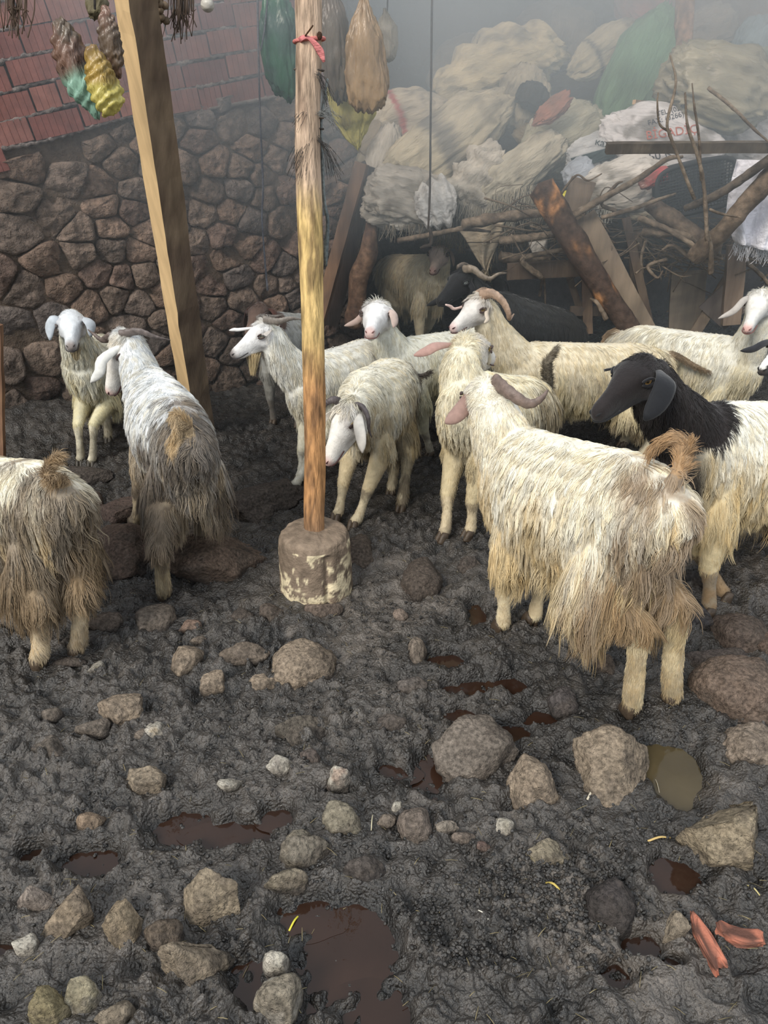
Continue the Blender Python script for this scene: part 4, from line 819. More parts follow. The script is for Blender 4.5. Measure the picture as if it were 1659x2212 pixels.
    S(1160, 300, 90, 40, -20, 4.95, (140, 124, 92), 'loose hay lying on the middle of the pile', name='hay_clump', cat='hay', fold=2.4, dirt=.6, fray=(1120, 310, 1220, 300, 160, 34, (150, 134, 96)))
    S(1160, 277, 34, 38, 0, 4.85, (206, 196, 174), 'small pale crumpled bag on the loose hay', fold=2, name='small_bag', cat='bag')
    S(1388, 165, 290, 150, 66, 5.0, (112, 150, 116), 'big green sack standing at right of centre', c2=(92, 124, 90), pinch=(.15, .35), fold=.8, dirt=.25, dirtc=(96, 110, 84), th=.7)
    S(1300, 112, 150, 78, 34, 5.3, (206, 198, 166), 'cream sack with dark strap, leaning behind the green sack', stripe=(-.22, .045, (84, 80, 74), .9), pinch=(.3, .1), dirt=.2)
    S(1425, 308, 265, 140, -12, 4.52, (226, 222, 220), 'white printed feed sack lying under the clear sack', pinch=(.35, .1), fold=.7, dirt=.12,
      text=[('TEL: (0266) 6', 1420, 252, 15, -15, (60, 60, 66)), ('FAX: (0266) 6   5178', 1401, 272, 16, -15, (50, 50, 58)), ('BİGADİÇ', 1397, 302, 26, -8, (190, 104, 84)), ('50 KG', 1404, 348, 26, -14, (40, 40, 46))])
    S(1600, 318, 180, 110, -4, 4.75, (212, 206, 202), 'pale pinkish-white sack under the plank at right edge', fold=.9, ridge=20, dirt=.15)
    S(1310, 318, 150, 66, 16, 4.55, (196, 196, 194), 'crumpled white bag with black printed band', fold=1.5, dirt=.25, text=[('kazanc', 1284, 312, 24, 14, (50, 60, 62)), ('50', 1292, 362, 30, 8, (70, 70, 72))], patch=(1290, 338, 110, 24, 16, (44, 62, 62), 'dark_band'))
    S(1345, 405, 200, 108, 14, 4.40, (218, 212, 202), 'dirty white sack with red corner, behind the branches', fold=1.5, pinch=(.25, .3), dirt=.55, fray=(1270, 440, 1330, 450, 40, 30, (200, 196, 184)))
    S(1412, 384, 60, 34, 25, 4.22, (176, 78, 78), 'red plastic corner sticking out of the dirty white sack', name='red_plastic', cat='plastic', mat='film', fold=1.6, dirt=.1)
    S(1250, 380, 60, 60, 30, 4.45, (170, 176, 184), 'small bluish-white rag beside the broken board top', name='rag', cat='rag', fold=2)
    S(1235, 440, 60, 34, -55, 4.3, (206, 196, 70), 'yellow plastic scrap between log and board', name='yellow_plastic', cat='plastic', fold=1.4, dirt=.2)
    S(1395, 450, 80, 54, -20, 4.4, (186, 176, 156), 'beige cloth bag hanging under the branches left of crate', fold=1.8)
    S(1548, 192, 245, 152, -14, 4.55, (156, 148, 122), 'large clear plastic sack full of hay at right', mat='film', pinch=(.1, .35), fold=1.6, dirt=.55, dirtc=(112, 102, 80), th=.75)
    # underlayer so nothing gapes
    S(1100, 480, 380, 90, 2, 5.15, (96, 84, 66), 'matted hay bed under the lower row of sacks', name='hay_bed', cat='hay', fold=2, dirt=.8, dirtc=(60, 52, 42), fray=(950, 500, 1250, 490, 260, 40, (140, 124, 90)))
    S(1480, 470, 420, 110, 0, 5.2, (58, 52, 46), 'dark hay bed behind the brushwood at right', name='hay_bed', cat='hay', fold=2, dirt=.8, dirtc=(40, 36, 32))
    S(1240, 420, 300, 110, 10, 5.1, (86, 78, 66), 'brown sacking heap behind the peeling log top', name='sacking_heap', fold=1.6, dirt=.7, dirtc=(56, 50, 42))
    # torn cloths
    def cloth(name, pts, Y, n, c, label, fr=None, amp=.02, c_fr=(190, 184, 172)):
        # pts: left edge and right edge polylines in photo pixels
        Lp, Rp_ = pts; m = 26; k = 20; Lq = np.array([np.interp(np.linspace(0, 1, m), np.linspace(0, 1, len(Lp)), [p[i] for p in Lp]) for i in (0, 1)]).T; Rq = np.array([np.interp(np.linspace(0, 1, m), np.linspace(0, 1, len(Rp_)), [p[i] for p in Rp_]) for i in (0, 1)]).T
        V = []
        for i in range(m):
            for j in range(k):
                u = j/(k-1); q = Lq[i]*(1-u)+Rq[i]*u; p = W(q[0], q[1], Y); p[1] += amp*1.6*float(math.sin(u*n+i*.12))+amp*.8*float(math.sin(u*n*2.3+i*.3)); V.append(p)
        V = np.array(V); V[:, 1] += amp*fbm(V*9, 3, 3); o = V[0].copy(); Q = [[i*k+j, i*k+j+1, (i+1)*k+j+1, (i+1)*k+j] for i in range(m-1) for j in range(k-1)]
        C = lin(*c)*np.clip(1+.3*fbm(V*14, 3, 5), .5, 1.3)[:, None]; ob = put(name, mesh(name, V-o, Q, C, M['cloth']), None, tuple(o), label, 'cloth'); md = ob.modifiers.new('s', 'SOLIDIFY'); md.thickness = .003
        if fr:
            prt = []
            for i in range(fr):
                t = rng.random(); p = V[(m-1)*k]*(1-t)+V[(m-1)*k+k-1]*t-o if rng.random() < .6 else V[int(rng.integers(m//2, m))*k+(k-1)]-o; e = p+A_(rng.normal(0, .3), 0, -1)*rng.uniform(.02, .08)
                v, q = loft(spline([p, (p+e)/2+rng.normal(0, .006, 3), e], 5), .0014, .001, 3, closed=False); prt.append((v, q, lin(*c_fr)*rng.uniform(.7, 1.1)))
            v, q, c_ = join(prt); put('frayed_threads', mesh('frayed_threads', v, q, c_, M['straw']), ob, kind='stuff')
    cloth('torn_cloth', ([(1592, 345), (1580, 420), (1568, 470), (1590, 525)], [(1690, 345), (1700, 420), (1690, 480), (1668, 545)]), 3.95, 11, (232, 230, 236), 'white torn sackcloth hanging at the right edge', 150, .018, (236, 234, 236))
    cloth('torn_cloth', ([(985, 490), (1008, 520), (1030, 560), (1046, 582)], [(1088, 480), (1080, 520), (1062, 560), (1052, 585)]), 4.45, 7, (164, 150, 128), 'beige triangular rag hanging above the dark goats', 40, .012, (150, 138, 116))
    cloth('torn_cloth', ([(1140, 520), (1150, 545), (1160, 570)], [(1180, 515), (1182, 540), (1176, 575)]), 4.6, 5, (176, 172, 164), 'small pale shredded rag behind the short horizontal plank', 50, .01)
    # hanging bags
    H = lambda *a, **k: S(*a, tip=0.0, **k)
    H(790, 118, 210, 84, 92, 3.75, (158, 130, 96), 'brown plastic bag hanging right of the round post', mat='film', pinch=(.05, .92), belly=-.3, fold=1.3, dirt=.7, dirtc=(104, 82, 62), name='hanging_bag', cat='bag')
    H(758, 215, 200, 96, 98, 3.95, (188, 176, 104), 'yellow bag hanging below the brown bag', pinch=(.8, .6), fold=.8, dirt=.2, name='hanging_bag', cat='bag', th=.5)
    H(722, 90, 220, 60, 95, 3.85, (98, 84, 70), 'dark bag hanging directly behind the round post', mat='film', pinch=(.3, .8), fold=1.3, name='hanging_bag', cat='bag')
    H(836, 78, 90, 44, 95, 4.0, (150, 142, 128), 'small pale bag hanging right of the brown bag', pinch=(.0, .8), name='hanging_bag', cat='bag')
    H(605, 100, 200, 80, 92, 4.0, (46, 92, 66), 'dark green plastic bag hanging left of the round post', mat='film', pinch=(.2, .2), fold=1.0, dirt=.5, dirtc=(60, 76, 72), name='hanging_bag', cat='bag')
    H(166, 150, 205, 68, 105, 2.95, (112, 86, 72), 'long bottle-shaped bag with brown top and green bottom, at left', c2=(136, 172, 152), ridge=26, pinch=(.55, .3), fold=.3, mat='film', dirt=.1, name='hanging_bag', cat='bag', th=.9)
    H(222, 180, 130, 64, 100, 2.85, (160, 132, 66), 'golden yellow bag with curved ribs beside the green-bottomed one', c2=(186, 172, 92), ridge=22, pinch=(.1, .35), fold=.3, mat='film', dirt=.3, dirtc=(96, 70, 50), name='hanging_bag', cat='bag', th=.9)
    H(240, 95, 130, 46, 92, 2.92, (124, 92, 76), 'brown ribbed bag hanging behind the leaning beam', ridge=24, pinch=(.3, .3), mat='film', fold=.5, name='hanging_bag', cat='bag')
    H(210, 8, 60, 44, 60, 3.0, (120, 112, 84), 'small greenish bag knot at the top above the ribbed bags', pinch=(.5, .5), fold=1.6, name='hanging_bag', cat='bag')
    for i, (x0, y0, x1, y1, Y, lb) in enumerate([(790, 20, 800, -140, 3.8, 'cord holding up the brown bag'), (836, 40, 842, -140, 4.02, 'cord holding up the small pale bag'), (605, 10, 607, -130, 4.0, 'cord holding up the dark green bag'), (205, 20, 200, -160, 2.95, 'cord holding up the ribbed bags at left'), (448, -10, 449, -120, 3.3, 'lamp flex of the bare bulb')]):
        log('thin_rope', [W(x0, y0, Y), W((x0+x1)/2, (y0+y1)/2, Y), W(x1, y1, Y)], .004, (80, 76, 72), (60, 58, 56), lb, 'cord', n=6, seg=6, bump=0, mat='rope')
    # bulb
    bc = W(448, 10, 3.3); t = empty('light_bulb', tuple(bc), 'unlit bare light bulb hanging near the top edge', 'light bulb')
    V, Fc = ICO[3]; z = V[:, 2]; r = np.where(z > .2, 1-(z-.2)*.62, 1.0); put('glass', mesh('glass', V*np.stack([r, r, np.where(z > 0, 1.35, 1)], -1)*.025, Fc, lin(176, 170, 160), M['film']), t)
    v, q = loft([(0, 0, .03), (0, 0, .07)], .013, .013, 12); put('socket', mesh('socket', v, q, lin(60, 56, 52), M['plain']), t)
    # strings of garlic and roots
    t = empty('garlic_string', tuple(W(342, 20, 3.45)), 'string of dried garlic heads hanging beside the leaning beam', 'garlic'); r_ = np.random.default_rng(3); b0 = W(342, 20, 3.45)
    for i in range(26):
        c = W(342+r_.normal(0, 10), r_.uniform(-40, 48), 3.45+r_.normal(0, .02))-b0; V, Fc = ICO[2]; put('garlic_head', mesh('garlic_head', V*A_(.016, .016, .014)*(1+.15*fbm(V*3+i, 2, 2))[:, None]+c, Fc, lin(128, 110, 90)*r_.uniform(.6, 1.1), M['plain']), t)
    for (cx, cy, n_, lb, Y) in [(388, 20, 60, 'bundle of dried roots hanging right of the garlic', 3.5), (30, 12, 40, 'dry plant roots hanging in the top left corner', 2.9)]:
        prt = []; b0 = W(cx, -30, Y)
        for i in range(n_):
            x = cx+r_.normal(0, 13); y1 = cy+r_.uniform(0, 75); P_ = [W(x, -60, Y), W(x+r_.normal(0, 5), cy, Y+r_.normal(0, .02)), W(x+r_.normal(0, 10), y1, Y)]; v, q = loft(spline(P_, 8)-b0, np.linspace(.003, .001, 8), .002, 4); prt.append((v, q, lin(112, 94, 80)*r_.uniform(.6, 1.1)))
        v, q, c_ = join(prt); put('dried_roots', mesh('dried_roots', v, q, c_, M['straw']), None, tuple(b0), lb, 'roots')
    # black plastic crate with lattice
    cr = W(1505, 405, 4.15); t = empty('plastic_crate', tuple(cr), 'black lattice plastic crate tipped on its side under the plank', 'crate'); u = nrm(A_(1, -.1, .22)); v_ = nrm(np.cross(np.cross(u, A_(0, 0, 1)), u)); nn = np.cross(u, v_); w2, h2 = 82*mpp(cr), 50*mpp(cr)
    for k, (dv, cnt, ax, ot) in enumerate([(h2, 17, u, v_), (w2, 26, v_, u)]):
        for i in range(cnt):
            q_ = (i/(cnt-1)*2-1)*(w2 if k else h2); ext = (h2 if k else w2)*math.sqrt(max(.05, 1-.55*(q_/(w2 if k else h2))**4)); c = ot*q_
            a_, b_ = c-ax*ext, c+ax*ext; bow = nn*(.05); P_ = [a_, (a_+b_)/2-bow*0.6, b_]; v, q = loft(spline(P_, 7), .0035, .003, 4); put('lattice_bar', mesh('lattice_bar', v, q, lin(44, 46, 48), M['plain']), t)
    an = np.linspace(0, 2*np.pi, 40); P_ = np.array([u*w2*np.sign(math.cos(x))*abs(math.cos(x))**.5+v_*h2*np.sign(math.sin(x))*abs(math.sin(x))**.5 for x in an]); v, q = loft(P_, .009, .012, 8); put('rim', mesh('rim', v, q, lin(40, 42, 44), M['plain']), t)
    v, q = loft(P_*.9+np.cross(u, v_)*(.16 if np.cross(u, v_)[1] > 0 else -.16), .012, .012, 8); put('bottom_rim', mesh('bottom_rim', v, q, lin(34, 36, 38), M['plain']), t)
    put('crate_back', mesh('crate_back', np.vstack([P_[:-1]*.88+nn*(.17 if nn[1] > 0 else -.17)]), [list(range(39))], lin(24, 25, 26), M['plain'], smooth=False), t)
if 'sacks' not in SK: sacks()
# ------------------------------------------------------------------ smoke under the roof
def smoke():
    V, Q = box(A_(-3.4, 5.1, 1.5), A_(5.6, 5.1, 1.5), 3.3, 2.9, A_(0, 1, 0), 1)
    me = mesh('smoke', V, Q, None, None, smooth=False); m = bpy.data.materials.new('blue_smoke'); m.use_nodes = True; n = m.node_tree; n.nodes.clear()
    out = n.nodes.new('ShaderNodeOutputMaterial'); vs = n.nodes.new('ShaderNodeVolumeScatter'); n.links.new(vs.outputs[0], out.inputs['Volume'])
    vs.inputs['Color'].default_value = (.80, .92, 1.0, 1); vs.inputs['Anisotropy'].default_value = 0.0
    tc = n.nodes.new('ShaderNodeTexCoord'); sp = n.nodes.new('ShaderNodeSeparateXYZ'); n.links.new(tc.outputs['Object'], sp.inputs[0])
    no = n.nodes.new('ShaderNodeTexNoise'); no.inputs['Scale'].default_value = .9; no.inputs['Detail'].default_value = 2; n.links.new(tc.outputs['Object'], no.inputs['Vector'])
    hz = n.nodes.new('ShaderNodeMapRange'); hz.inputs[1].default_value = .85; hz.inputs[2].default_value = 2.15; hz.inputs[3].default_value = .05; hz.inputs[4].default_value = SMOKE_D; n.links.new(sp.outputs[2], hz.inputs[0])
    nr = n.nodes.new('ShaderNodeMapRange'); nr.inputs[1].default_value = .35; nr.inputs[2].default_value = .65; nr.inputs[3].default_value = .6; nr.inputs[4].default_value = 1.4; n.links.new(no.outputs[0], nr.inputs[0])
    mu = n.nodes.new('ShaderNodeMath'); mu.operation = 'MULTIPLY'; n.links.new(hz.outputs[0], mu.inputs[0]); n.links.new(nr.outputs[0], mu.inputs[1])
    xr = n.nodes.new('ShaderNodeMapRange'); xr.inputs[1].default_value = -2.2; xr.inputs[2].default_value = .9; xr.inputs[3].default_value = .28; xr.inputs[4].default_value = 1.0; n.links.new(sp.outputs[0], xr.inputs[0])
    m2 = n.nodes.new('ShaderNodeMath'); m2.operation = 'MULTIPLY'; n.links.new(mu.outputs[0], m2.inputs[0]); n.links.new(xr.outputs[0], m2.inputs[1]); n.links.new(m2.outputs[0], vs.inputs['Density'])
    me.materials.append(m); o = put('smoke', me, None, None, 'thin blue-grey smoke hanging under the roof over the sacks', 'smoke', kind='stuff')
SMOKE_D = 0.62
if 'smoke' not in SK: smoke()
# ------------------------------------------------------------------ goats
def capsule(P, R, n=12): return loft(spline(P, max(3, len(P)*3)), np.interp(np.linspace(0, len(P)-1, max(3, len(P)*3)), range(len(P)), R), np.interp(np.linspace(0, len(P)-1, max(3, len(P)*3)), range(len(P)), R), n)
def blob(c, r, R_=None, sub=2):
    V, Fc = ICO[sub]; V = V*np.asarray(r)
    if R_ is not None: V = V@R_
    return V+c, Fc.tolist()
HEADST = [(-0.030, -0.050, .030, .032), (-0.012, -0.050, .046, .050), (0.015, -0.052, .052, .058), (.045, -.054, .053, .058), (.072, -.058, .047, .054), (.100, -.064, .038, .047),
          (.135, -.072, .030, .040), (.170, -.080, .0265, .034), (.198, -.087, .026, .030), (.216, -.092, .021, .024), (.226, -.096, .012, .014)]
def strands(body, prim_type, spec, n, goat, seed):
    """hair strands rooted on the body mesh; returns a Curves data-block"""
    V, Fc, N, typ, leng, comb, fcol, lift, dens = body
    r_ = np.random.default_rng(seed)
    T = Fc; A, B, C = V[T[:, 0]], V[T[:, 1]], V[T[:, 2]]
    area = 0.5*np.linalg.norm(np.cross(B-A, C-A), axis=1)*dens[T].mean(1)
    pr = area/area.sum(); f = r_.choice(len(T), n, p=pr)
    u = r_.random((n, 1)); v = r_.random((n, 1)); m = (u+v) > 1; u = np.where(m, 1-u, u); v = np.where(m, 1-v, v)
    w0 = 1-u-v
    bl = lambda X: X[T[f, 0]]*w0+X[T[f, 1]]*u+X[T[f, 2]]*v
    P = bl(V); nn = nrm(bl(N)); L_ = bl(leng[:, None])[:, 0]; cb = bl(comb); lf = bl(lift[:, None])
    K = 7
    nz = np.stack([fbm(P*11+seed+k*9, 2, k) for k in range(3)], -1)*0.75+r_.normal(0, 0.13, (n, 3))
    d = nrm(cb+nz*0.8); d = d-(d*nn).sum(1, keepdims=True)*nn; d = nrm(nrm(d)+nn*lf)
    Ls = L_*r_.uniform(0.6, 1.25, n)*(1+0.35*fbm(P*8+3, 2, 4)); step = (Ls/(K-1))[:, None]
    pts = [P-nn*0.002]; cur = pts[0]
    wav = r_.normal(0, 0.12, (n, 3))
    for k in range(1, K):
        g = A_(0, 0, -1)-np.minimum(-nn[:, 2:3], 0)*nn*(0.95-.11*k); g = g*0.34*np.clip(Ls[:, None]/0.05, 0.1, 2)
        cur = cur+d*step; pts.append(cur)
        d = nrm(d+g+wav*(math.sin(k*1.7)))
        # keep from diving into the skin
        d = nrm(d-np.minimum((d*nn).sum(1, keepdims=True), -0.02)*nn*0.7) if k < 3 else d
    PT = np.stack(pts, 1)
    # clumps: pull every strand to a nearby guide strand towards its tip
    cell = np.clip(goat.get('clump', 0.022), .004, 1); key = np.floor(P/cell+r_.random(3)*9).astype(np.int64)
    kk = (key[:, 0]*73856093) ^ (key[:, 1]*19349663) ^ (key[:, 2]*83492791)
    uq, first, inv = np.unique(kk, return_index=True, return_inverse=True)
    guide = PT[first][inv]; t = np.linspace(0, 1, K)[None, :, None]
    amt = (np.clip((Ls-0.02)/0.04, 0, 1)*goat.get('clumpy', 0.62))[:, None, None]
    off = PT-guide; far = (np.linalg.norm(P-P[first][inv], axis=1) > cell*1.6) | ((nn*nn[first][inv]).sum(1) < .5); amt[far] = 0; PT = guide+off*(1-amt*t**1.3)
    ph = (hash3(key[:, 0], key[:, 1], key[:, 2], 9)*6.28)[:, None]; sd = nrm(np.cross(cb, nn)+1e-6)
    kk_ = np.arange(K)[None, :]; curl = np.sin(ph+kk_*(1.0+0.9*hash3(key[:, 0], key[:, 1], key[:, 2], 11)[:, None]))-np.sin(ph)
    PT = PT+sd[:, None]*(curl*(Ls*0.05*goat.get('curl', 1.0))[:, None]*np.linspace(0, 1, K)[None])[..., None]
    hc = bpy.data.hair_curves.new('fleece'); hc.add_curves([K]*n)
    hc.position_data.foreach_set('vector', PT.reshape(-1).astype(np.float32))
    w_ = (goat.get('hw', 0.00072)*np.clip(L_/0.05, 0.55, 1.2))[:, None]*np.array([0.9, 1, 1, .95, .8, .55, .15])[None]*r_.uniform(.7, 1.3, (n, 1))
    ra = hc.attributes.get('radius') or hc.attributes.new('radius', 'FLOAT', 'POINT'); ra.data.foreach_set('value', w_.reshape(-1).astype(np.float32))
    col = bl(fcol); cln = hash3(key[:, 0], key[:, 1], key[:, 2], 5)
    h2 = hash3(key[:, 0], key[:, 1], key[:, 2], 6)[:, None]; tint = goat.get('tint', 0.5)*np.clip(h2*1.6-0.5, 0, 1)
    col = col*(0.78+0.36*cln[:, None])*r_.uniform(0.85, 1.12, (n, 1))*(1-tint+tint*A_(0.97, 0.85, 0.62))
    dk = (r_.random((n, 1)) < 0.05)*0.5; col = col*(1-dk)
    a = hc.attributes.new('Col', 'FLOAT_COLOR', 'CURVE'); a.data.foreach_set('color', np.concatenate([np.clip(col, 0, 1), np.ones((n, 1))], 1).astype(np.float32).reshape(-1))
    hc.materials.append(M['fur']); return hc
def ear_mesh(base, path, out, wmax, col, incol, th=0.004, cupk=.4):
    P = spline(np.vstack([[base], path]), 12); T, N, S = frames(P[::-1], out); T, N = -T[::-1], N[::-1]; S = np.cross(N, T)
    t = np.linspace(0, 1, 12); wd = wmax*np.array([.42, .55, .75, .9, .98, 1.0, 1.0, .97, .9, .78, .55, .16])
    m = 7; u = np.linspace(-1, 1, m); V = []
    for s_ in (1, -1):
        for i in range(12):
            for j in range(m):
                cup = (u[j]**2)*wd[i]*cupk*(1-0.5*t[i])
                V.append(P[i]+S[i]*u[j]*wd[i]*(1-0.2*abs(u[j]))+N[i]*(s_*th*(1-u[j]**2*0.8)-cup))
    V = np.array(V); Q = []; h = 12*m
    for i in range(11):
        for j in range(m-1):
            a = i*m+j; Q.append([a, a+1, a+m+1, a+m]); Q.append([h+a, h+a+m, h+a+m+1, h+a+1])
        for j in (0, m-1):
            a = i*m+j; Q.append([a, a+m, h+a+m, h+a] if j == 0 else [a+m, a, h+a, h+a+m])
    for j in range(m-1):
        Q.append([j+1, j, h+j, h+j+1]); a = 11*m+j; Q.append([a, a+1, h+a+1, h+a])
    n1 = fbm(V*45, 3, 4)[:, None]
    C = np.vstack([np.tile(col, (h, 1)), np.tile(incol, (h, 1))])*(1+0.18*n1)
    return V, Q, C
def make_goat(g):
    s = g['s']; pt = lambda q: W(q[0]+g.get('dx', 0), q[1], q[2]+g.get('dy', 0)) if len(q) == 3 else A_(*q[:3])
    Wt, Rp = pt(g['withers']), pt(g['rump'])
    if 'wz' in g: Wt[2] = g['wz']
    if 'rz' in g: Rp[2] = g['rz']
    f2 = Wt-Rp; Lb = np.linalg.norm(f2); f = nrm(f2); fh = nrm(A_(f[0], f[1], 0)); side = np.cross(A_(0, 0, 1), fh)
    feet = []
    for k in ('FL', 'FR', 'HL', 'HR'):
        q = g.get(k)
        if q is None:
            front = k[0] == 'F'; sg = 1 if k[1] == 'L' else -1
            b = (Wt-fh*0.02*s if front else Rp-fh*0.02*s)+side*sg*0.085*s; p = A_(b[0], b[1], 0)+fh*g.get('st', {}).get(k, 0)
            p[2] = gz(p[0], p[1])
        else:
            p = GG(q[0], q[1]) if len(q) == 2 else G(q[0], q[1], q[2])
        feet.append(p-A_(0, 0, 0.008))
    cen = (feet[0]+feet[1]+feet[2]+feet[3])/4
    poll, nose = pt(g['poll']), pt(g['nose']); hv = nose-poll; v0 = A_(.226, 0, -.088)
    hs = np.linalg.norm(hv)/np.linalg.norm(v0); hs_c = min(max(hs, 0.9*s), 1.2*s); hs = hs_c
    yh = nrm(np.cross(A_(*g.get('hup', (0, 0, 1))), nrm(hv))); a0 = math.atan2(.088, .226)
    zt = np.cross(nrm(hv), yh); xh = nrm(hv)*math.cos(a0)+zt*math.sin(a0); xh = nrm(xh); zh = np.cross(xh, yh)
    R_ = np.stack([xh, yh, zh]); H2 = lambda q: poll+(np.asarray(q, float)*hs)@R_
    if g.get('dbg'): print('GOAT', g['key'], 's', round(s, 2), 'hs', round(np.linalg.norm(hv)/np.linalg.norm(v0), 2), 'Lb', round(Lb, 2), 'Wz', round(Wt[2], 2), 'Rz', round(Rp[2], 2), 'feet', [tuple(np.round(x, 2)) for x in feet])
    up = nrm(np.cross(f, side)) * 1.0
    up = up if up[2] > 0 else -up
    prim = []; segs = []     # segs: (a, b, ra, rb, type)
    gw = g.get('girth', 1.0)*s
    St = [(-0.135, .17, .045, .06), (-.11, .150, .085, .10), (-.04, .145, .105, .130), (.08*Lb/s, .140, .112, .140), (.32*Lb/s, .160, .132, .158), (.58*Lb/s, .168, .140, .165), (.82*Lb/s, .165, .122, .165), (Lb/s, .160, .100, .158),
          (Lb/s+.075, .172, .086, .132), (Lb/s+.125, .185, .05, .085)]
    TP = np.array([Rp+f*(a*s)-up*(b*s) for a, b, c, d in St])
    prim.append(loft(spline(TP, 26), np.interp(np.linspace(0, 9, 26), range(10), [c*gw for a, b, c, d in St]), np.interp(np.linspace(0, 9, 26), range(10), [d*s for a, b, c, d in St]), 20, up=up, keepup=True))
    for i in range(9): segs.append((TP[i], TP[i+1], St[i][2]*gw*1.08, St[i+1][2]*gw*1.08, 0))
    # neck
    nb = Wt+f*0.015*s-up*0.135*s; nh = H2((-0.005, 0, -.055)); nm = nb*0.45+nh*0.55+A_(0, 0, g.get('narch', 0.0))*s+f*0.03*s
    NP = spline([nb-f*0.06*s, nb, nm, nh], 12); nw = np.interp(np.linspace(0, 1, 12), [0, .35, .7, 1], [.085, .085, .062, .050])*s*g.get('neckw', 1.0); nhh = np.interp(np.linspace(0, 1, 12), [0, .35, .7, 1], [.125, .112, .075, .058])*s
    prim.append(loft(NP, nw, nhh, 16, up=nrm(zh+0.4*up)))
    for i in range(11): segs.append((NP[i], NP[i+1], nw[i], nw[i+1], 1))
    # head
    HP = np.array([H2((a, 0, b)) for a, b, c, d in HEADST])
    HWD = g.get('hwid', 1.16); hw = np.array([c*(HWD if a < .12 else 1+(HWD-1)*.1) for a, b, c, d in HEADST])*hs; hh = np.array([d for a, b, c, d in HEADST])*hs
    prim.append(loft(spline(HP, 24), np.interp(np.linspace(0, 10, 24), range(11), hw), np.interp(np.linspace(0, 10, 24), range(11), hh), 18, up=zh, keepup=True, sq=0.85))
    prim.append(capsule([H2((.02, 0, -.098)), H2((.10, 0, -.104)), H2((.175, 0, -.110)), H2((.205, 0, -.110))], [.034*hs, .027*hs, .018*hs, .013*hs]))
    for sg in (1, -1):
        prim.append(blob(H2((.050, .041*sg*HWD, -.026)), np.array([.030, .018, .013])*hs, R_)); prim.append(blob(H2((.058, .040*sg*HWD, -.052)), np.array([.026, .016, .012])*hs, R_))
        prim.append(blob(H2((.04, .036*sg*HWD, -.080)), np.array([.040, .020, .032])*hs, R_))
    prim.append(blob(H2((.005, 0, -.012)), np.array([.035, .040, .022])*hs, R_))
    prim.append(blob(H2((.03, 0, -.016)), np.array([.05, .040, .020])*hs, R_))
    for i in range(10): segs.append((HP[i], HP[i+1], hw[i], hw[i+1], 2))
    z_ = A_(0, 0, 1); hoofs = []
    for k, (ft, front, sg) in enumerate(zip(feet, (1, 1, 0, 0), (1, -1, 1, -1))):
        if front:
            sh = Wt-f*0.03*s+side*sg*0.055*s-up*0.17*s; el = Wt-f*0.06*s+side*sg*0.074*s-up*0.35*s
            fet = ft+z_*0.085*s-fh*0.006; fet = None; kn = ft+(el-ft)*0.53+fh*0.016*s; mo = g.get(('FL', 'FR', 'HL', 'HR')[k]+'m'); kn = pt(mo) if mo else kn
            fet = ft+(kn-ft)*0.26-fh*0.004; pp = [sh, el, (el+kn)/2, kn, (kn+fet)/2-fh*0.002, fet, ft+z_*0.035*s+fh*0.012]; rr = [.042, .052, .038, .0275, .0185, .023, .021]
            ty = [0, 3, 3, 4, 4, 4]
        else:
            hp = Rp-f*0.0*s+side*sg*0.045*s-up*0.12*s; stf = Rp+f*g.get('stf', .06)*s+side*sg*0.078*s-up*0.34*s
            hk = ft+z_*0.27*s-fh*0.075*s; mo = g.get(('FL', 'FR', 'HL', 'HR')[k]+'m'); hk = pt(mo) if mo else hk; fet = ft+(hk-ft)*0.30+fh*0.006*s
            pp = [hp, stf, stf*0.45+hk*0.55, hk, (hk+fet)/2, fet, ft+z_*0.035*s+fh*0.012]; rr = [.045, .070, .046, .028, .0205, .0235, .021]
            ty = [0, 3, 3, 4, 4, 4]
        rr = [r*s for r in rr]; pp = np.array(pp)
        prim.append(loft(np.vstack([np.linspace(pp[i], pp[i+1], 4, endpoint=False) for i in range(6)]+[pp[6:]]), np.interp(np.linspace(0, 6, 25), range(7), rr), np.interp(np.linspace(0, 6, 25), range(7), np.array(rr)*A_(1.0, 1.2, 1.1, 1.1, 1.1, 1.1, 1.1)), 12, up=fh))
        for i in range(6): segs.append((pp[i], pp[i+1], rr[i], rr[i+1], ty[i]+(10 if not front else 0)))
        hoofs.append((ft, fh))
    tb = Rp-f*0.125*s-up*0.05*s; tp = [pt(q) if len(q) == 3 else tb+f*q[0]*s+side*q[1]*s+z_*q[2]*s+0*q[3] for q in g.get('tail', [(-0.05, 0, -.02, 0), (-.075, 0, -.09, 0)])]
    TL = spline([tb+f*0.04*s, tb]+tp, 8); prim.append(loft(TL, np.linspace(.026, .010, 8)*s, np.linspace(.022, .008, 8)*s, 8))
    for i in range(7): segs.append((TL[i], TL[i+1], .022*s, .02*s, 5 if i > 1 else 0))
    # one continuous skin by voxel remesh
    V = []; Q = []; n = 0
    for v, q in prim: V.append(v); Q += [[i+n for i in x] for x in q]; n += len(v)
    me0 = bpy.data.meshes.new('tmp'); me0.from_pydata((np.concatenate(V)-cen).tolist(), [], Q)
    tmp = bpy.data.objects.new('tmp', me0); COL.objects.link(tmp)
    bmx = bmesh.new(); bmx.from_mesh(me0); bmesh.ops.recalc_face_normals(bmx, faces=bmx.faces); bmx.to_mesh(me0); bmx.free()
    rm = tmp.modifiers.new('r', 'REMESH'); rm.mode = 'VOXEL'; rm.voxel_size = g.get('vox', 0.009)*1.0
    sm = tmp.modifiers.new('s', 'SMOOTH'); sm.factor = 0.5; sm.iterations = g.get('smooth', 4)
    dg = bpy.context.evaluated_depsgraph_get(); me = bpy.data.meshes.new_from_object(tmp.evaluated_get(dg))
    bpy.data.objects.remove(tmp); me.name = 'goat_body'
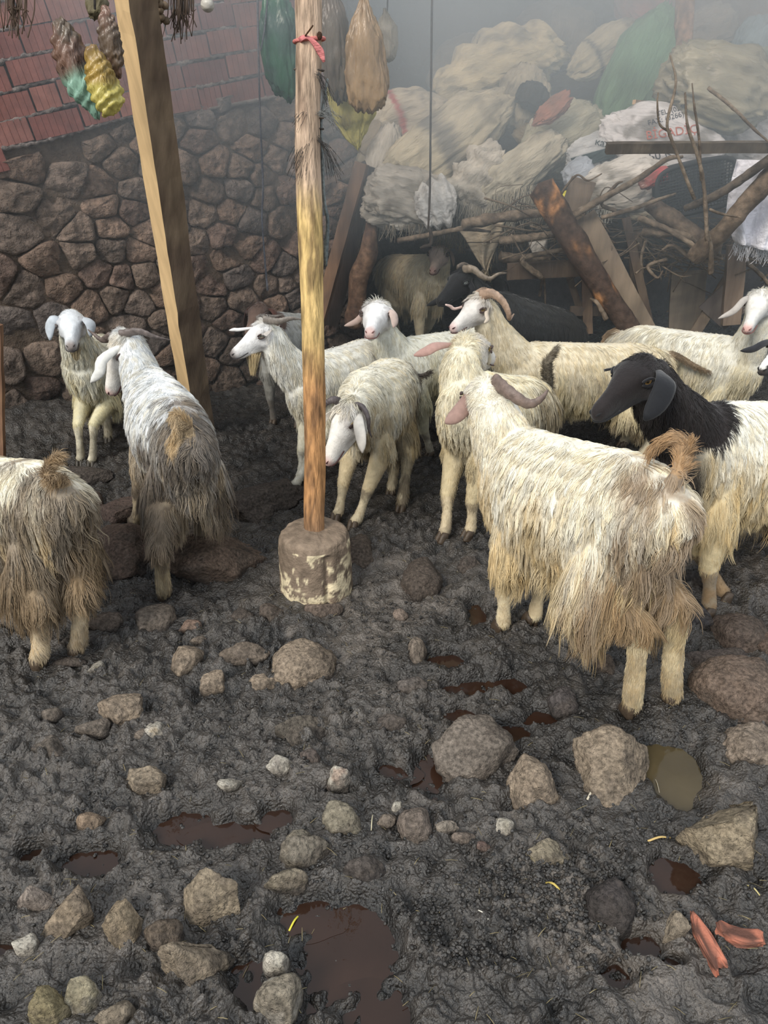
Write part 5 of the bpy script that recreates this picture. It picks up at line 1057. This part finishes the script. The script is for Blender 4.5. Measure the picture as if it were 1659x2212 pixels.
    nv = len(me.vertices); V = np.zeros(nv*3, np.float32); me.vertices.foreach_get('co', V); V = V.reshape(-1, 3).astype(float)
    N = np.zeros(nv*3, np.float32); me.vertices.foreach_get('normal', N); N = N.reshape(-1, 3).astype(float)
    me.calc_loop_triangles(); T = np.zeros(len(me.loop_triangles)*3, np.int32); me.loop_triangles.foreach_get('vertices', T); T = T.reshape(-1, 3)
    Pw = V+cen; best = np.full(nv, 1e9); typ = np.zeros(nv, int); axis = np.zeros((nv, 3)); prog = np.zeros(nv); segid = np.zeros(nv, int)
    for i, (a, b, ra, rb, ty) in enumerate(segs):
        ab = b-a; t = np.clip(((Pw-a)@ab)/(ab@ab+1e-12), 0, 1); dd = np.linalg.norm(Pw-a-t[:, None]*ab, axis=1)-(ra*(1-t)+rb*t)
        m = dd < best; best = np.where(m, dd, best); typ = np.where(m, ty, typ); axis[m] = nrm(ab); segid[m] = i; prog = np.where(m, t, prog)
    rear = typ >= 10; ty = typ % 10
    loc = Pw-poll; hx, hy, hz = (loc@xh)/hs, (loc@yh)/hs, (loc@zh)/hs
    # colours
    zb = (Pw[:, 2])/(s*0.70); cfun = g.get('col', 'cream'); n1 = fbm(Pw*A_(16, 16, 4), 4, g['seed']); n2 = fbm(Pw*6, 3, g['seed']+3); n3 = fbm(Pw*40, 3, g['seed']+5); n4 = fbm(Pw*13, 3, g['seed']+8)
    alongt = ((Pw-Rp)@f)/Lb                 # 0 rump .. 1 withers
    top, low, dirt = lin(*g.get('top', (236, 228, 206))), lin(*g.get('low', (206, 178, 122))), lin(*g.get('dirt', (96, 78, 58)))
    k = sstep(0.86, 0.45, zb+0.35*n1+0.12*n2)[:, None]; C = top*(1-k)+low*k
    d0 = g.get('d0', 0.25)-0.22; kd = sstep(d0, d0+0.4, (0.75-zb)*0.9+(0.35-np.clip(alongt, -0.3, 1.2))*g.get('rd', 0.9)+0.6*n2+0.35*n1+0.2*n3)[:, None]*g.get('dirty', 0.8)
    C = C*(1-kd)+dirt*kd
    neck_k = (ty == 1)
    legc = lin(*g.get('leg', (214, 200, 168))); lk = ((ty == 4))[:, None]; spot = sstep(-0.02, 0.22, n4+0.4*n3+.25*(.3-zb))[:, None]*g.get('legdirt', .6)
    C = np.where(lk, legc*(1-spot)+dirt*spot, C)
    face = lin(*g.get('face', (228, 222, 212))); hk = (ty == 2) & (hx > -0.01); C = np.where(hk[:, None], face*(1+0.08*n3)[:, None], C)
    mz = sstep(.19, .225, hx)[:, None]*hk[:, None]*(np.abs(hz+.075) < .035)[:, None]; C = C*(1-mz)+lin(*g.get('nosec', (214, 170, 158)))*mz
    if 'neckc' in g:
        nc = lin(*g['neckc']); nk = np.clip(sstep(g.get('nk0', 1.25), g.get('nk0', 1.25)+0.18, alongt+0.12*n1+0.1*n2+0.45*(ty == 1))+1.0*(ty == 2), 0, 1)*(np.isin(ty, (1, 2)) | (alongt > g.get('nk0', 1.25)))
        nk = np.where((ty == 3) | (ty == 4), 0, nk)[:, None]; C = C*(1-nk)+nc*(1+0.4*n1)[:, None]*nk
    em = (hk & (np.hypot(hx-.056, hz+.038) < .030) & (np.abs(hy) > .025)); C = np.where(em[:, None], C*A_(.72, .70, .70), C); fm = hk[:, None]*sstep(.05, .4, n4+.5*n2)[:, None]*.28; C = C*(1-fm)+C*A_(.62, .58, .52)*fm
    tk = (ty == 5)[:, None]; C = np.where(tk, lin(*g.get('tailc', (150, 122, 88)))*(1+0.3*n1)[:, None], C)
    if 'blaze' in g: bz = (hk & (np.abs(hy) < .016) & (hz > -.075+0*hx)); C = np.where(bz[:, None], lin(225, 222, 215), C)
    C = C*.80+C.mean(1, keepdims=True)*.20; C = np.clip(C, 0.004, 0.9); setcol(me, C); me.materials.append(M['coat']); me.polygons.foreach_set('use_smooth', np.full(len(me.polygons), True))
    # fur fields
    ln = np.zeros(nv); lf = np.full(nv, .13); cb = np.zeros((nv, 3)); dens = np.ones(nv); LH = g.get('hair', 1.0)
    back = -f
    sidez = np.clip(1-(Pw-(Rp+alongt[:, None]*(Wt-Rp)))@(-up)/(0.30*s), 0, 1)
    t0 = ty == 0; lowk = sstep(0.9, 0.5, zb)
    ln[t0] = (0.048+0.048*lowk*g.get('skirt', 1.0)*np.clip(1.35-.75*alongt, .45, 1.4)+0.012*sstep(.4, -.1, alongt))[t0]*LH
    cb[t0] = (back*0.42+A_(0, 0, -1)*0.9+side*(np.sign((Pw-Rp)@side)*(0.25+.9*np.clip(N[:, 2]-.2, 0, 1)*sstep(.03, .07, np.abs((Pw-Rp)@side))))[:, None])[t0]
    t1 = ty == 1; ln[t1] = 0.038*LH*g.get('nh', 1.0); cb[t1] = -axis[t1]*0.75+A_(0, 0, -.55); lf[t1] = .28
    t2 = ty == 2; ln[t2] = np.where(hx < 0.03, 0.026, 0.007)[t2]; ln[t2] = np.where((hx < 0.035) & (hz > -0.03) & (np.abs(hy) < .05), g.get('tuft', 0.035), ln)[t2]
    cb[t2] = np.where((hx < 0.035)[:, None], xh*0.6*(1 if g.get('tuftf', 1) else -1)-z_*0.2, -xh)[t2]; lf[t2] = np.where(hx < .035, .45, .10)[t2]
    bd = t2 & (hx > .10) & (hx < .19) & (hz < -.112)
    t3 = ty == 3; ln[t3] = np.where(rear, 0.050*g.get('skirt', 1.0), 0.024)[t3]*LH; cb[t3] = A_(0, 0, -1)+back*0.25
    t4 = ty == 4; ln[t4] = (0.013+0.016*sstep(.30, .4, zb)+np.where(rear, 0.012, 0.0))[t4]; cb[t4] = A_(0, 0, -1)+back*.2; lf[t4] = .32
    t5 = ty == 5; ln[t5] = g.get('tailh', 0.06)*0.75; cb[t5] = axis[t5]; lf[t5] = g.get('tlift', .3)
    muz = t2 & (hx > .17); dens[muz] = 0.15; dens[t4] = 1.1; dens[t2] *= 1.6; dens[t5] = g.get('taild', 3)
    eyez = t2 & (np.hypot(hx-.055, np.abs(hz+.036)) < .026) & (np.abs(hy) > .035); dens[eyez] = 0
    root = empty('goat', tuple(cen), g['label'], 'goat', g.get('group'))
    body = put('body', me, root)
    nst = int(g.get('n', 14000)*1.5)
    if nst > 50:
        hc = strands((V, T, N, ty, ln, cb, C*1.02, lf, dens), None, None, nst, g, g['seed'])
        fo = put('fleece', hc, root, kind='stuff')
    # beard
    if g.get('beard'):
        r_ = np.random.default_rng(g['seed']+9); nb_ = 260; K = 7; L_ = g['beard']*s; c0 = H2((.115, 0, -.125))
        base = c0+r_.normal(0, 1, (nb_, 3))*A_(.012, .012, .006)*s; d = A_(0, 0, -1)+(g.get('beardd', (0, 0, 0))); t = np.linspace(0, 1, K)
        tip = c0+nrm(d)*L_+xh*0.0
        PT = base[:, None]*(1-t[None, :, None])+(tip+(base-c0)*0.25)[:, None]*t[None, :, None]; PT = PT+r_.normal(0, .002, (nb_, 1, 3))*t[None, :, None]*2
        hb = bpy.data.hair_curves.new('beard'); hb.add_curves([K]*nb_); hb.position_data.foreach_set('vector', (PT-cen).reshape(-1).astype(np.float32))
        ra = hb.attributes.get('radius') or hb.attributes.new('radius', 'FLOAT', 'POINT'); ra.data.foreach_set('value', np.tile(np.array([1, 1, 1, .9, .8, .6, .2])*.0011, nb_).astype(np.float32))
        a = hb.attributes.new('Col', 'FLOAT_COLOR', 'CURVE'); cc = lin(*g.get('beardc', (176, 160, 128)))*r_.uniform(.8, 1.2, (nb_, 1)); a.data.foreach_set('color', np.concatenate([cc, np.ones((nb_, 1))], 1).astype(np.float32).reshape(-1))
        hb.materials.append(M['fur']); put('beard', hb, root)
    # eyes with iris and slit pupil
    ec = lin(*g.get('eyec', (190, 160, 90)))
    for sg in (1, -1):
        c = H2((.057, .0475*sg*HWD, -.038)); V_, F_ = ICO[3]; nd = nrm(yh*sg*0.90+xh*0.42)
        r = .0162*hs; ex = nrm(xh-np.dot(xh, nd)*nd); ez = np.cross(ex, nd)
        u_, v_, w_ = V_@nd, V_@ex, V_@ez; C_ = np.where((u_ > .55)[:, None], ec, lin(40, 34, 30)); C_ = np.where(((u_ > .8) & (abs(w_) < .16) & (abs(v_) < .42))[:, None], lin(8, 8, 8), C_)
        put('eye', mesh('eye', V_*r+(c-nd*r*0.42)-cen, F_, C_, M['eye']), root)
        # lids: two curved rims round the eye
        for a, b, c_ in ((1, .7, g.get('lid', (74, 60, 56))), (-1, .55, g.get('lid', (74, 60, 56)))):
            th = np.linspace(-1.25, 1.25, 9); P_ = np.array([c+ex*math.sin(q)*r*1.12+ez*a*math.cos(q)*r*b*1.05*(1 if not g.get('shut') else .35)+nd*r*(.50+.25*math.cos(q)) for q in th])
            v, q = loft(P_, r*.27, r*.27, 6); put('eyelid', mesh('eyelid', v-cen, q, lin(*c_), M['face']), root)
    # muzzle details
    nc = lin(*g.get('nosec', (214, 170, 158)))
    for sg in (1, -1):
        P_ = [H2((.2245, .008*sg, -.084)), H2((.2215, .0145*sg, -.080)), H2((.212, .019*sg, -.0765))]
        v, q = loft(spline(P_, 7), A_(.0022, .0036, .0044, .0044, .0036, .0026, .001)*hs, A_(.0016, .0028, .0034, .0036, .003, .002, .001)*hs*.9, 7); put('nostril', mesh('nostril', v-cen, q, lin(*g.get('nostril', (70, 40, 38))), M['face']), root)
    P_ = [H2((a, b*(1+(HWD-1)*.1), c)) for a, b, c in [(.145, .0285, -.100), (.18, .0265, -.1055), (.205, .0215, -.1075), (.2225, 0, -.1075), (.205, -.0215, -.1075), (.18, -.0265, -.1055), (.145, -.0285, -.100)]]
    v, q = loft(spline(P_, 20), .0026*hs, .0024*hs, 6); put('mouth', mesh('mouth', v-cen, q, lin(*g.get('nostril', (70, 40, 38))), M['face']), root)
    v, q = blob(H2((.219, 0, -.087)), np.array([.0085, .014, .010])*hs, R_, 3); put('nose', mesh('nose', v-cen, q, nc, M['face']), root)
    # ears
    for e in g.get('ears', []):
        sg = e.get('sg', 1); b = H2((-.006, .047*sg, -.036)); path = [pt(q) if len(q) == 3 else H2((q[0], q[1], q[2])) for q in e['path']]
        out = e.get('out'); out = nrm(A_(*e['outw'])) if 'outw' in e else nrm(out[0]*xh+out[1]*yh+out[2]*zh) if out else nrm(sg*yh+.3*zh)
        v, q, c = ear_mesh(b, path, out, e.get('w', .032)*hs, lin(*e.get('c', g.get('earc', (214, 208, 198)))), lin(*e.get('ic', e.get('c', (206, 190, 180)))), cupk=e.get('cup', .35))
        put('ear', mesh('ear', v-cen, q, c, M['face']), root)
    # horns
    for h in g.get('horns', []):
        P_ = spline([pt(q) if len(q) == 3 else H2(q[:3]) for q in h['path']], 46); t = np.linspace(0, 1, 46)
        r0 = h.get('r', .018)*hs; rr = r0*(1-t**1.5*.86)*(1+.055*np.sin(t*h.get('rings', 55)+.6*np.sin(t*9)))
        v, q = loft(P_, rr*.72, rr*1.15, 12, up=zh); cc = lin(*h.get('c', (128, 112, 98)))*(1+.25*fbm(v*70, 3, 4))[:, None]
        put('horn', mesh('horn', v-cen, q, cc, M['horn']), root)
    # cloven hooves
    for ft, fd in hoofs:
        sd_ = np.cross(z_, fd); parts = []
        for sg in (1, -1):
            c = ft+sd_*sg*.0105*s
            P_ = np.array([c+fd*.004+z_*.042*s, c+fd*.012+z_*.024*s, c+fd*.018+z_*.006, c+fd*.020+z_*.0])
            v, q = loft(P_, np.array([.012, .0135, .0135, .013])*s, np.array([.017, .022, .027, .028])*s, 10, up=fd)
            parts.append((v-cen, q, lin(*g.get('hoof', (74, 62, 50)))))
        v, q, c = join(parts); put('hoof', mesh('hoof', v, q, c, M['horn']), root)
    return root
LE = dict  # shorthand
def hang(sg, L_=.2, fwd=.05, out=.05, **k):    # drooping lop ear in head coordinates: base, out, then down
    return dict(sg=sg, path=[(-.010+fwd*.2, sg*(.072+out*.5), -.050, 0), (fwd*.6, sg*(.078+out), -.050-L_*.45, 0), (fwd, sg*(.070+out), -.050-L_, 0)], **k)
GOATS = []
def goat(**k): GOATS.append(k)
goat(key='g12', seed=12, s=1.12, n=42000, vox=.008, label='cream long-haired goat seen from behind, standing foremost at right', withers=(1118, 922, 2.20), rump=(1366, 982, 1.76), HLm=(1384, 1345, 1.62), HRm=(1462, 1300, 1.64), FL=(1085, 1362), FR=(1150, 1348), HL=(1368, 1542), HR=(1455, 1522),
     poll=(1052, 822, 2.32), nose=(1030, 905, 2.50), hair=1.15, skirt=1.5, top=(240, 232, 210), low=(216, 190, 136), dirt=(136, 102, 62), d0=.34, rd=.85, leg=(226, 206, 160), legdirt=.35, narch=.03,
     horns=[dict(path=[(1068, 822, 2.30), (1100, 848, 2.22), (1140, 872, 2.2), (1168, 862, 2.2), (1184, 842, 2.22)], r=.019, c=(116, 100, 92)), dict(path=[(1038, 828, 2.34), (1024, 838, 2.38), (1010, 858, 2.44)], r=.018, c=(120, 98, 84))],
     ears=[dict(sg=1, path=[(1010, 868, 2.30), (988, 895, 2.27), (962, 914, 2.25)], w=.030, out=(-1, .2, 0), c=(150, 122, 112), ic=(176, 132, 124)), dict(sg=-1, path=[(1100, 860, 2.28), (1118, 890, 2.24), (1134, 915, 2.22)], w=.026, out=(-.6, -.5, 0), c=(232, 226, 212))],
     tail=[(1482, 965, 1.64), (1462, 948, 1.66), (1428, 956, 1.68), (1404, 975, 1.70)], tailc=(184, 146, 100), tailh=.06, taild=1.1, tlift=.12)
goat(key='g13', seed=13, s=1.12, n=34000, vox=.008, label='goat with black head and white body at the right edge', withers=(1560, 868, 2.28), rump=(1800, 868, 2.55), FL=(1530, 1330), FR=(1568, 1296), poll=(1392, 770, 2.16), nose=(1293, 887, 2.06),
     hair=1.2, skirt=1.4, top=(242, 238, 222), low=(226, 202, 148), dirt=(150, 116, 70), dirty=.4, face=(26, 27, 31), neckc=(34, 27, 27), nk0=1.02, nosec=(44, 44, 48), nostril=(20, 20, 22), eyec=(214, 168, 96), lid=(24, 24, 28), leg=(150, 130, 100), legdirt=.7, tuft=.02, hup=(0, 0, 1),
     ears=[dict(sg=1, path=[(1440, 822, 2.03), (1424, 866, 1.99), (1392, 908, 1.97)], w=.040, cup=.08, outw=(-.25, -1, .1), c=(22, 23, 27), ic=(30, 30, 34)), dict(sg=-1, path=[(1345, 792, 2.22), (1325, 796, 2.22), (1305, 800, 2.24)], w=.012, out=(0, -1, .3), c=(26, 27, 32), ic=(30, 30, 34))])
goat(key='g3', seed=3, s=1.02, n=36000, vox=.008, girth=.96, label='grey-brown shaggy horned goat standing with its back to camera at left', withers=(318, 792, 2.78), rump=(384, 874, 2.34), FL=(290, 1138), FR=(388, 1152), HL=(357, 1296), HR=(437, 1185, .05),
     poll=(252, 724, 2.98), nose=(236, 852, 2.95), hair=1.15, skirt=1.25, top=(226, 228, 228), low=(178, 158, 128), dirt=(104, 88, 70), d0=.04, rd=.5, dirty=.9, leg=(176, 156, 118), legdirt=.7,
     horns=[dict(path=[(262, 722, 2.96), (300, 716, 2.94), (335, 728, 2.95), (368, 735, 2.98)], r=.017, c=(110, 100, 96)), dict(path=[(242, 724, 3.0), (222, 735, 3.04), (203, 722, 3.06), (190, 712, 3.08)], r=.016, c=(104, 92, 86))],
     ears=[dict(sg=1, path=[(222, 775, 2.88), (214, 805, 2.86), (196, 826, 2.86)], w=.026, out=(0, 1, .3), c=(222, 220, 214)), dict(sg=-1, path=[(285, 770, 2.96), (288, 800, 2.96), (288, 830, 2.98)], w=.024, out=(0, -1, .2), c=(214, 210, 200))],
     tail=[(378, 892, 2.24), (384, 925, 2.21), (380, 965, 2.2)], tailc=(188, 160, 116), tailh=.06, taild=4)
goat(key='g1', seed=1, s=1.0, n=26000, vox=.008, label='goat cut off by the left edge, only its muddy rump and hind legs showing', withers=(-150, 985, 2.20), rump=(62, 1000, 1.98), HL=(90, 1440), HR=(172, 1415), poll=(-290, 900, 2.4), nose=(-360, 950, 2.3),
     hair=1.15, skirt=1.5, top=(240, 232, 208), low=(206, 176, 122), dirt=(116, 92, 66), d0=.15, rd=.6, leg=(222, 198, 156), legdirt=.45, ears=[hang(1), hang(-1)], tail=[(106, 1030, 1.86), (112, 1005, 1.86), (122, 988, 1.86)], tailc=(176, 146, 104), tailh=.055)
goat(key='g6', seed=6, s=.97, dx=-3, n=24000, vox=.008, girth=1.08, label='white horned goat with lowered head just right of the round post', withers=(790, 800, 2.88), rump=(852, 772, 3.16), FL=(765, 1138), FR=(728, 1122), HL=(868, 1100), HR=(846, 1068), poll=(752, 872, 2.66), nose=(706, 1003, 2.56),
     top=(232, 226, 206), low=(206, 184, 138), dirt=(100, 84, 64), d0=.35, rd=.7, face=(236, 230, 220), leg=(200, 182, 144), legdirt=.7, tuft=.05, shut=1, hup=(-.2, 0, 1), hair=.95,
     horns=[dict(path=[(768, 876, 2.66), (786, 880, 2.62), (798, 902, 2.6), (800, 928, 2.6), (806, 945, 2.6)], r=.017, c=(92, 84, 84)), dict(path=[(736, 868, 2.68), (722, 864, 2.66), (708, 872, 2.66), (701, 886, 2.66)], r=.015, c=(86, 78, 78))],
     ears=[dict(sg=1, path=[(776, 908, 2.58), (782, 945, 2.54), (786, 978, 2.53)], w=.026, out=(1, .8, 0), c=(232, 224, 212)), dict(sg=-1, path=[(706, 900, 2.64), (696, 925, 2.62), (694, 945, 2.62)], w=.02, out=(.3, -1, 0), c=(226, 218, 206))],
     tail=[(888, 808, 3.24), (908, 812, 3.22), (932, 806, 3.2)], tailc=(74, 66, 60), tailh=.04, beard=.0)
goat(key='g4', seed=4, s=.92, nh=1.4, n=22000, vox=.008, label='bearded white goat with swept-back horns, behind the round post, facing left', withers=(668, 770, 3.25), rump=(800, 792, 3.62), rz=.60, FL=(628, 1062), FR=(648, 1040), poll=(572, 696, 3.14), nose=(500, 768, 3.06),
     top=(232, 230, 220), low=(216, 208, 182), dirt=(120, 112, 100), dirty=.35, face=(236, 234, 232), nosec=(120, 110, 106), nostril=(46, 42, 42), leg=(214, 208, 188), legdirt=.5, eyec=(190, 186, 160), beard=.1, beardc=(200, 180, 140), beardd=(-.1, 0, 0), hair=.95, clumpy=.5,
     horns=[dict(path=[(570, 690, 3.12), (600, 694, 3.10), (628, 688, 3.10), (652, 690, 3.12)], r=.018, c=(124, 116, 108), rings=80), dict(path=[(556, 690, 3.18), (566, 684, 3.2), (590, 684, 3.24), (612, 680, 3.26)], r=.016, c=(104, 96, 90), rings=70)],
     ears=[dict(sg=1, path=[(576, 722, 3.05), (570, 726, 3.02), (566, 722, 3.0)], w=.014, out=(1, .6, 0), c=(150, 146, 140), ic=(206, 196, 186)), dict(sg=-1, path=[(518, 712, 3.18), (506, 712, 3.18), (495, 714, 3.18)], w=.012, out=(1, 0, .3), c=(228, 224, 220))])
goat(key='g2', seed=2, s=.88, dy=-.13, n=20000, vox=.007, label='white goat facing camera by the stone wall at far left, ears hanging', withers=(184, 748, 3.70), rump=(222, 762, 3.98), FL=(199, 1004), FR=(175, 1002), HL=(236, 952), girth=1.3, FRm=(168, 918, 3.565), FLm=(202, 916, 3.565), wz=.60, rz=.56, nh=1.6, neckw=1.3, skirt=1.3, poll=(150, 672, 3.56), nose=(153, 752, 3.36),
     top=(224, 220, 200), low=(222, 210, 162), dirt=(110, 96, 72), dirty=.3, face=(216, 220, 224), nosec=(150, 138, 132), nostril=(60, 54, 52), leg=(216, 206, 176), legdirt=.55, hair=1.0, beard=.07, hup=(0, 0, 1), tuft=.012, shut=1, hoof=(60, 54, 46), lid=(96, 88, 86),
     ears=[dict(sg=-1, path=[(120, 685, 3.50), (106, 705, 3.48), (108, 735, 3.47)], w=.032, out=(1, -.5, 0), c=(188, 194, 200)), dict(sg=1, path=[(190, 690, 3.5), (198, 705, 3.48), (196, 728, 3.48)], w=.030, out=(1, .5, 0), c=(180, 186, 192))])
goat(key='g7', seed=7, s=.92, n=16000, label='white goat looking at camera with ear held out left, behind the post', withers=(880, 728, 3.50), rump=(1060, 745, 3.86), rz=.60, FL=(932, 985), FR=(886, 985), poll=(817, 652, 3.44), nose=(798, 722, 3.20),
     top=(226, 224, 208), low=(212, 204, 168), dirt=(130, 118, 98), dirty=.3, face=(232, 230, 228), nosec=(208, 172, 164), nostril=(110, 74, 70), eyec=(120, 130, 120), leg=(190, 180, 156), hair=.85,
     ears=[dict(sg=-1, path=[(782, 682, 3.42), (768, 695, 3.4), (744, 704, 3.38)], w=.017, out=(1, 0, .4), c=(168, 146, 136), ic=(200, 176, 166)), dict(sg=1, path=[(848, 672, 3.36), (854, 692, 3.34), (850, 708, 3.33)], w=.024, out=(1, .7, 0), c=(190, 170, 160))])
goat(key='g11', seed=11, s=1.02, n=26000, vox=.008, label='yellowish goat with pink ear, half hidden behind the foremost goat', withers=(1035, 800, 2.82), rump=(1152, 812, 3.02), FL=(1014, 1160), FR=(960, 1165), poll=(1012, 724, 2.92), nose=(1062, 775, 3.12),
     top=(228, 218, 188), low=(206, 186, 140), dirt=(124, 106, 80), d0=.4, dirty=.6, leg=(206, 186, 146), legdirt=.6, narch=.02, hair=1.05,
     ears=[dict(sg=1, path=[(945, 745, 2.86), (922, 757, 2.83), (894, 768, 2.82)], w=.022, out=(-1, 0, .3), c=(188, 150, 138), ic=(182, 136, 126)), dict(sg=-1, path=[(1046, 752, 2.98), (1052, 775, 2.96), (1056, 788, 2.95)], w=.02, out=(-1, 0, .2), c=(196, 184, 160))],
     tail=[(1182, 790, 3.04), (1192, 768, 3.04), (1204, 750, 3.04)], tailc=(120, 110, 92), tailh=.04)
goat(key='g10', seed=10, dy=.17, s=1.0, n=24000, label='cream goat with ribbed arching horn, long body behind the foremost goat', withers=(1150, 738, 3.22), rump=(1400, 742, 3.40), poll=(1040, 640, 3.16), nose=(974, 712, 3.04),
     top=(224, 210, 178), low=(220, 204, 158), dirt=(118, 100, 74), d0=.35, rd=.5, face=(228, 220, 210), nosec=(214, 180, 172), eyec=(180, 150, 100), hair=.9, tuft=.05, clumpy=.5,
     horns=[dict(path=[(1040, 638, 3.14), (1062, 634, 3.10), (1085, 650, 3.07), (1098, 675, 3.06), (1100, 690, 3.08), (1110, 678, 3.1)], r=.022, c=(168, 142, 122), rings=95), dict(path=[(1030, 636, 3.2), (1045, 628, 3.26), (1066, 634, 3.32), (1080, 650, 3.36)], r=.018, c=(150, 126, 108), rings=80)],
     ears=[dict(sg=1, path=[(1052, 676, 3.08), (1054, 690, 3.06), (1046, 698, 3.05)], w=.016, out=(.6, 1, 0), c=(200, 186, 168)), dict(sg=-1, path=[(985, 668, 3.18), (972, 662, 3.17), (962, 658, 3.16)], w=.013, out=(1, 0, .2), c=(224, 196, 186))],
     tail=[(1468, 772, 3.40), (1500, 790, 3.38), (1532, 804, 3.36)], tailc=(122, 102, 76), tailh=.04)
goat(key='g14', seed=14, s=.98, n=16000, label='white goat with pink nose at the right edge, behind black-headed goat', withers=(1600, 728, 3.62), rump=(1390, 702, 3.86), poll=(1648, 628, 3.5), nose=(1612, 715, 3.36), top=(230, 226, 210), low=(216, 204, 168), dirt=(140, 124, 96), dirty=.3, face=(222, 218, 210), nosec=(222, 170, 160), nostril=(120, 80, 76),
     ears=[dict(sg=-1, path=[(1608, 648, 3.46), (1585, 672, 3.42), (1552, 688, 3.40)], w=.020, out=(1, 0, .5), c=(176, 168, 160)), dict(sg=1, path=[(1690, 660, 3.5), (1700, 690, 3.48), (1700, 720, 3.46)], w=.02, c=(176, 168, 160))])
goat(key='g15', seed=15, s=.95, n=9000, label='black goat face with white blaze poking in at right edge', withers=(1830, 800, 2.95), rump=(2050, 800, 3.1), poll=(1706, 722, 2.86), nose=(1648, 796, 2.76), top=(60, 60, 62), low=(60, 56, 54), dirt=(50, 46, 44), face=(44, 44, 48), blaze=1, nosec=(70, 64, 62), nostril=(20, 18, 18), leg=(60, 56, 54),
     ears=[dict(sg=-1, path=[(1652, 742, 2.82), (1628, 754, 2.8), (1600, 758, 2.79)], w=.020, out=(1, 0, .3), c=(40, 40, 44), ic=(40, 38, 40)), dict(sg=1, path=[(1760, 760, 2.82), (1764, 790, 2.8), (1764, 815, 2.8)], w=.02, c=(40, 40, 44), ic=(40, 38, 40))])
goat(key='g9', seed=9, s=1.0, n=22000, label='black goat with pale twisted horns, lying dark behind the horned cream goat', withers=(1090, 628, 4.15), rump=(1225, 668, 4.35), poll=(1003, 582, 4.08), nose=(945, 655, 3.96), top=(44, 46, 48), low=(36, 36, 38), dirt=(38, 36, 36), face=(26, 27, 30), nosec=(28, 28, 30), nostril=(14, 14, 14), leg=(40, 40, 40), eyec=(214, 220, 214), lid=(26, 26, 28), tailc=(34, 34, 34),
     horns=[dict(path=[(1003, 582, 4.05), (1022, 582, 4.0), (1040, 596, 3.98), (1058, 602, 3.98), (1076, 592, 3.98), (1094, 590, 4.0)], r=.02, c=(132, 120, 106)), dict(path=[(990, 580, 4.12), (1002, 572, 4.16), (1020, 576, 4.2)], r=.018, c=(110, 100, 90))],
     ears=[dict(sg=1, path=[(1015, 608, 4.02), (1022, 625, 4.0), (1018, 640, 4.0)], w=.02, out=(.3, 1, 0), c=(26, 27, 30), ic=(26, 26, 28)), dict(sg=-1, path=[(968, 632, 4.05), (945, 650, 4.02), (922, 660, 4.0)], w=.022, out=(1, 0, .3), c=(20, 21, 24), ic=(24, 24, 26))])
goat(key='g8', seed=8, s=1.02, n=15000, label='beige goat standing at the back under the sack rack', withers=(930, 548, 5.30), rump=(848, 548, 5.62), FL=(905, 748), poll=(950, 528, 5.12), nose=(934, 588, 4.92), top=(246, 232, 196), low=(238, 220, 176), dirt=(150, 134, 104), dirty=.3, face=(226, 198, 176), nosec=(190, 150, 136), nostril=(90, 60, 52), leg=(186, 170, 130),
     ears=[dict(sg=-1, path=[(932, 538, 5.1), (918, 540, 5.08), (905, 536, 5.06)], w=.017, out=(1, 0, .3), c=(60, 52, 46), ic=(70, 60, 52)), dict(sg=1, path=[(975, 545, 5.1), (980, 560, 5.08), (980, 575, 5.08)], w=.02, out=(.5, 1, 0), c=(140, 120, 104))],
     horns=[dict(path=[(938, 524, 5.12), (932, 515, 5.12), (927, 506, 5.13)], r=.014, c=(60, 54, 50)), dict(path=[(955, 522, 5.14), (957, 514, 5.16)], r=.012, c=(60, 54, 50))])
goat(key='g16', seed=16, s=.98, n=7000, label='dark brown goat behind the beige one, under hanging sackcloth', withers=(1035, 538, 5.95), rump=(985, 540, 6.25), poll=(1075, 600, 5.75), nose=(1085, 650, 5.62), top=(66, 58, 50), low=(58, 50, 44), dirt=(50, 44, 38), face=(54, 48, 42), leg=(54, 48, 42), nosec=(50, 44, 42), ears=[hang(1, c=(50, 44, 40), ic=(50, 44, 40)), hang(-1, c=(50, 44, 40), ic=(50, 44, 40))])
goat(key='g5', seed=5, s=.92, n=9000, label='grey goat with brown head beside the stone wall, behind the bearded goat', withers=(600, 672, 3.98), rump=(655, 676, 4.30), poll=(560, 655, 3.86), nose=(538, 712, 3.74), top=(172, 172, 166), low=(150, 146, 136), dirt=(90, 84, 76), dirty=.5, face=(84, 52, 42), neckc=(96, 74, 62), nk0=1.2, nosec=(70, 46, 40), nostril=(40, 26, 24), leg=(120, 110, 98), eyec=(190, 130, 80), hair=.8,
     ears=[hang(1, c=(76, 48, 40), ic=(80, 52, 44)), hang(-1, c=(76, 48, 40), ic=(80, 52, 44))])
_only = None
if 'goats' not in SK:
    for g in GOATS:
        if _only and g['key'] not in _only.split(','): continue
        make_goat(g)
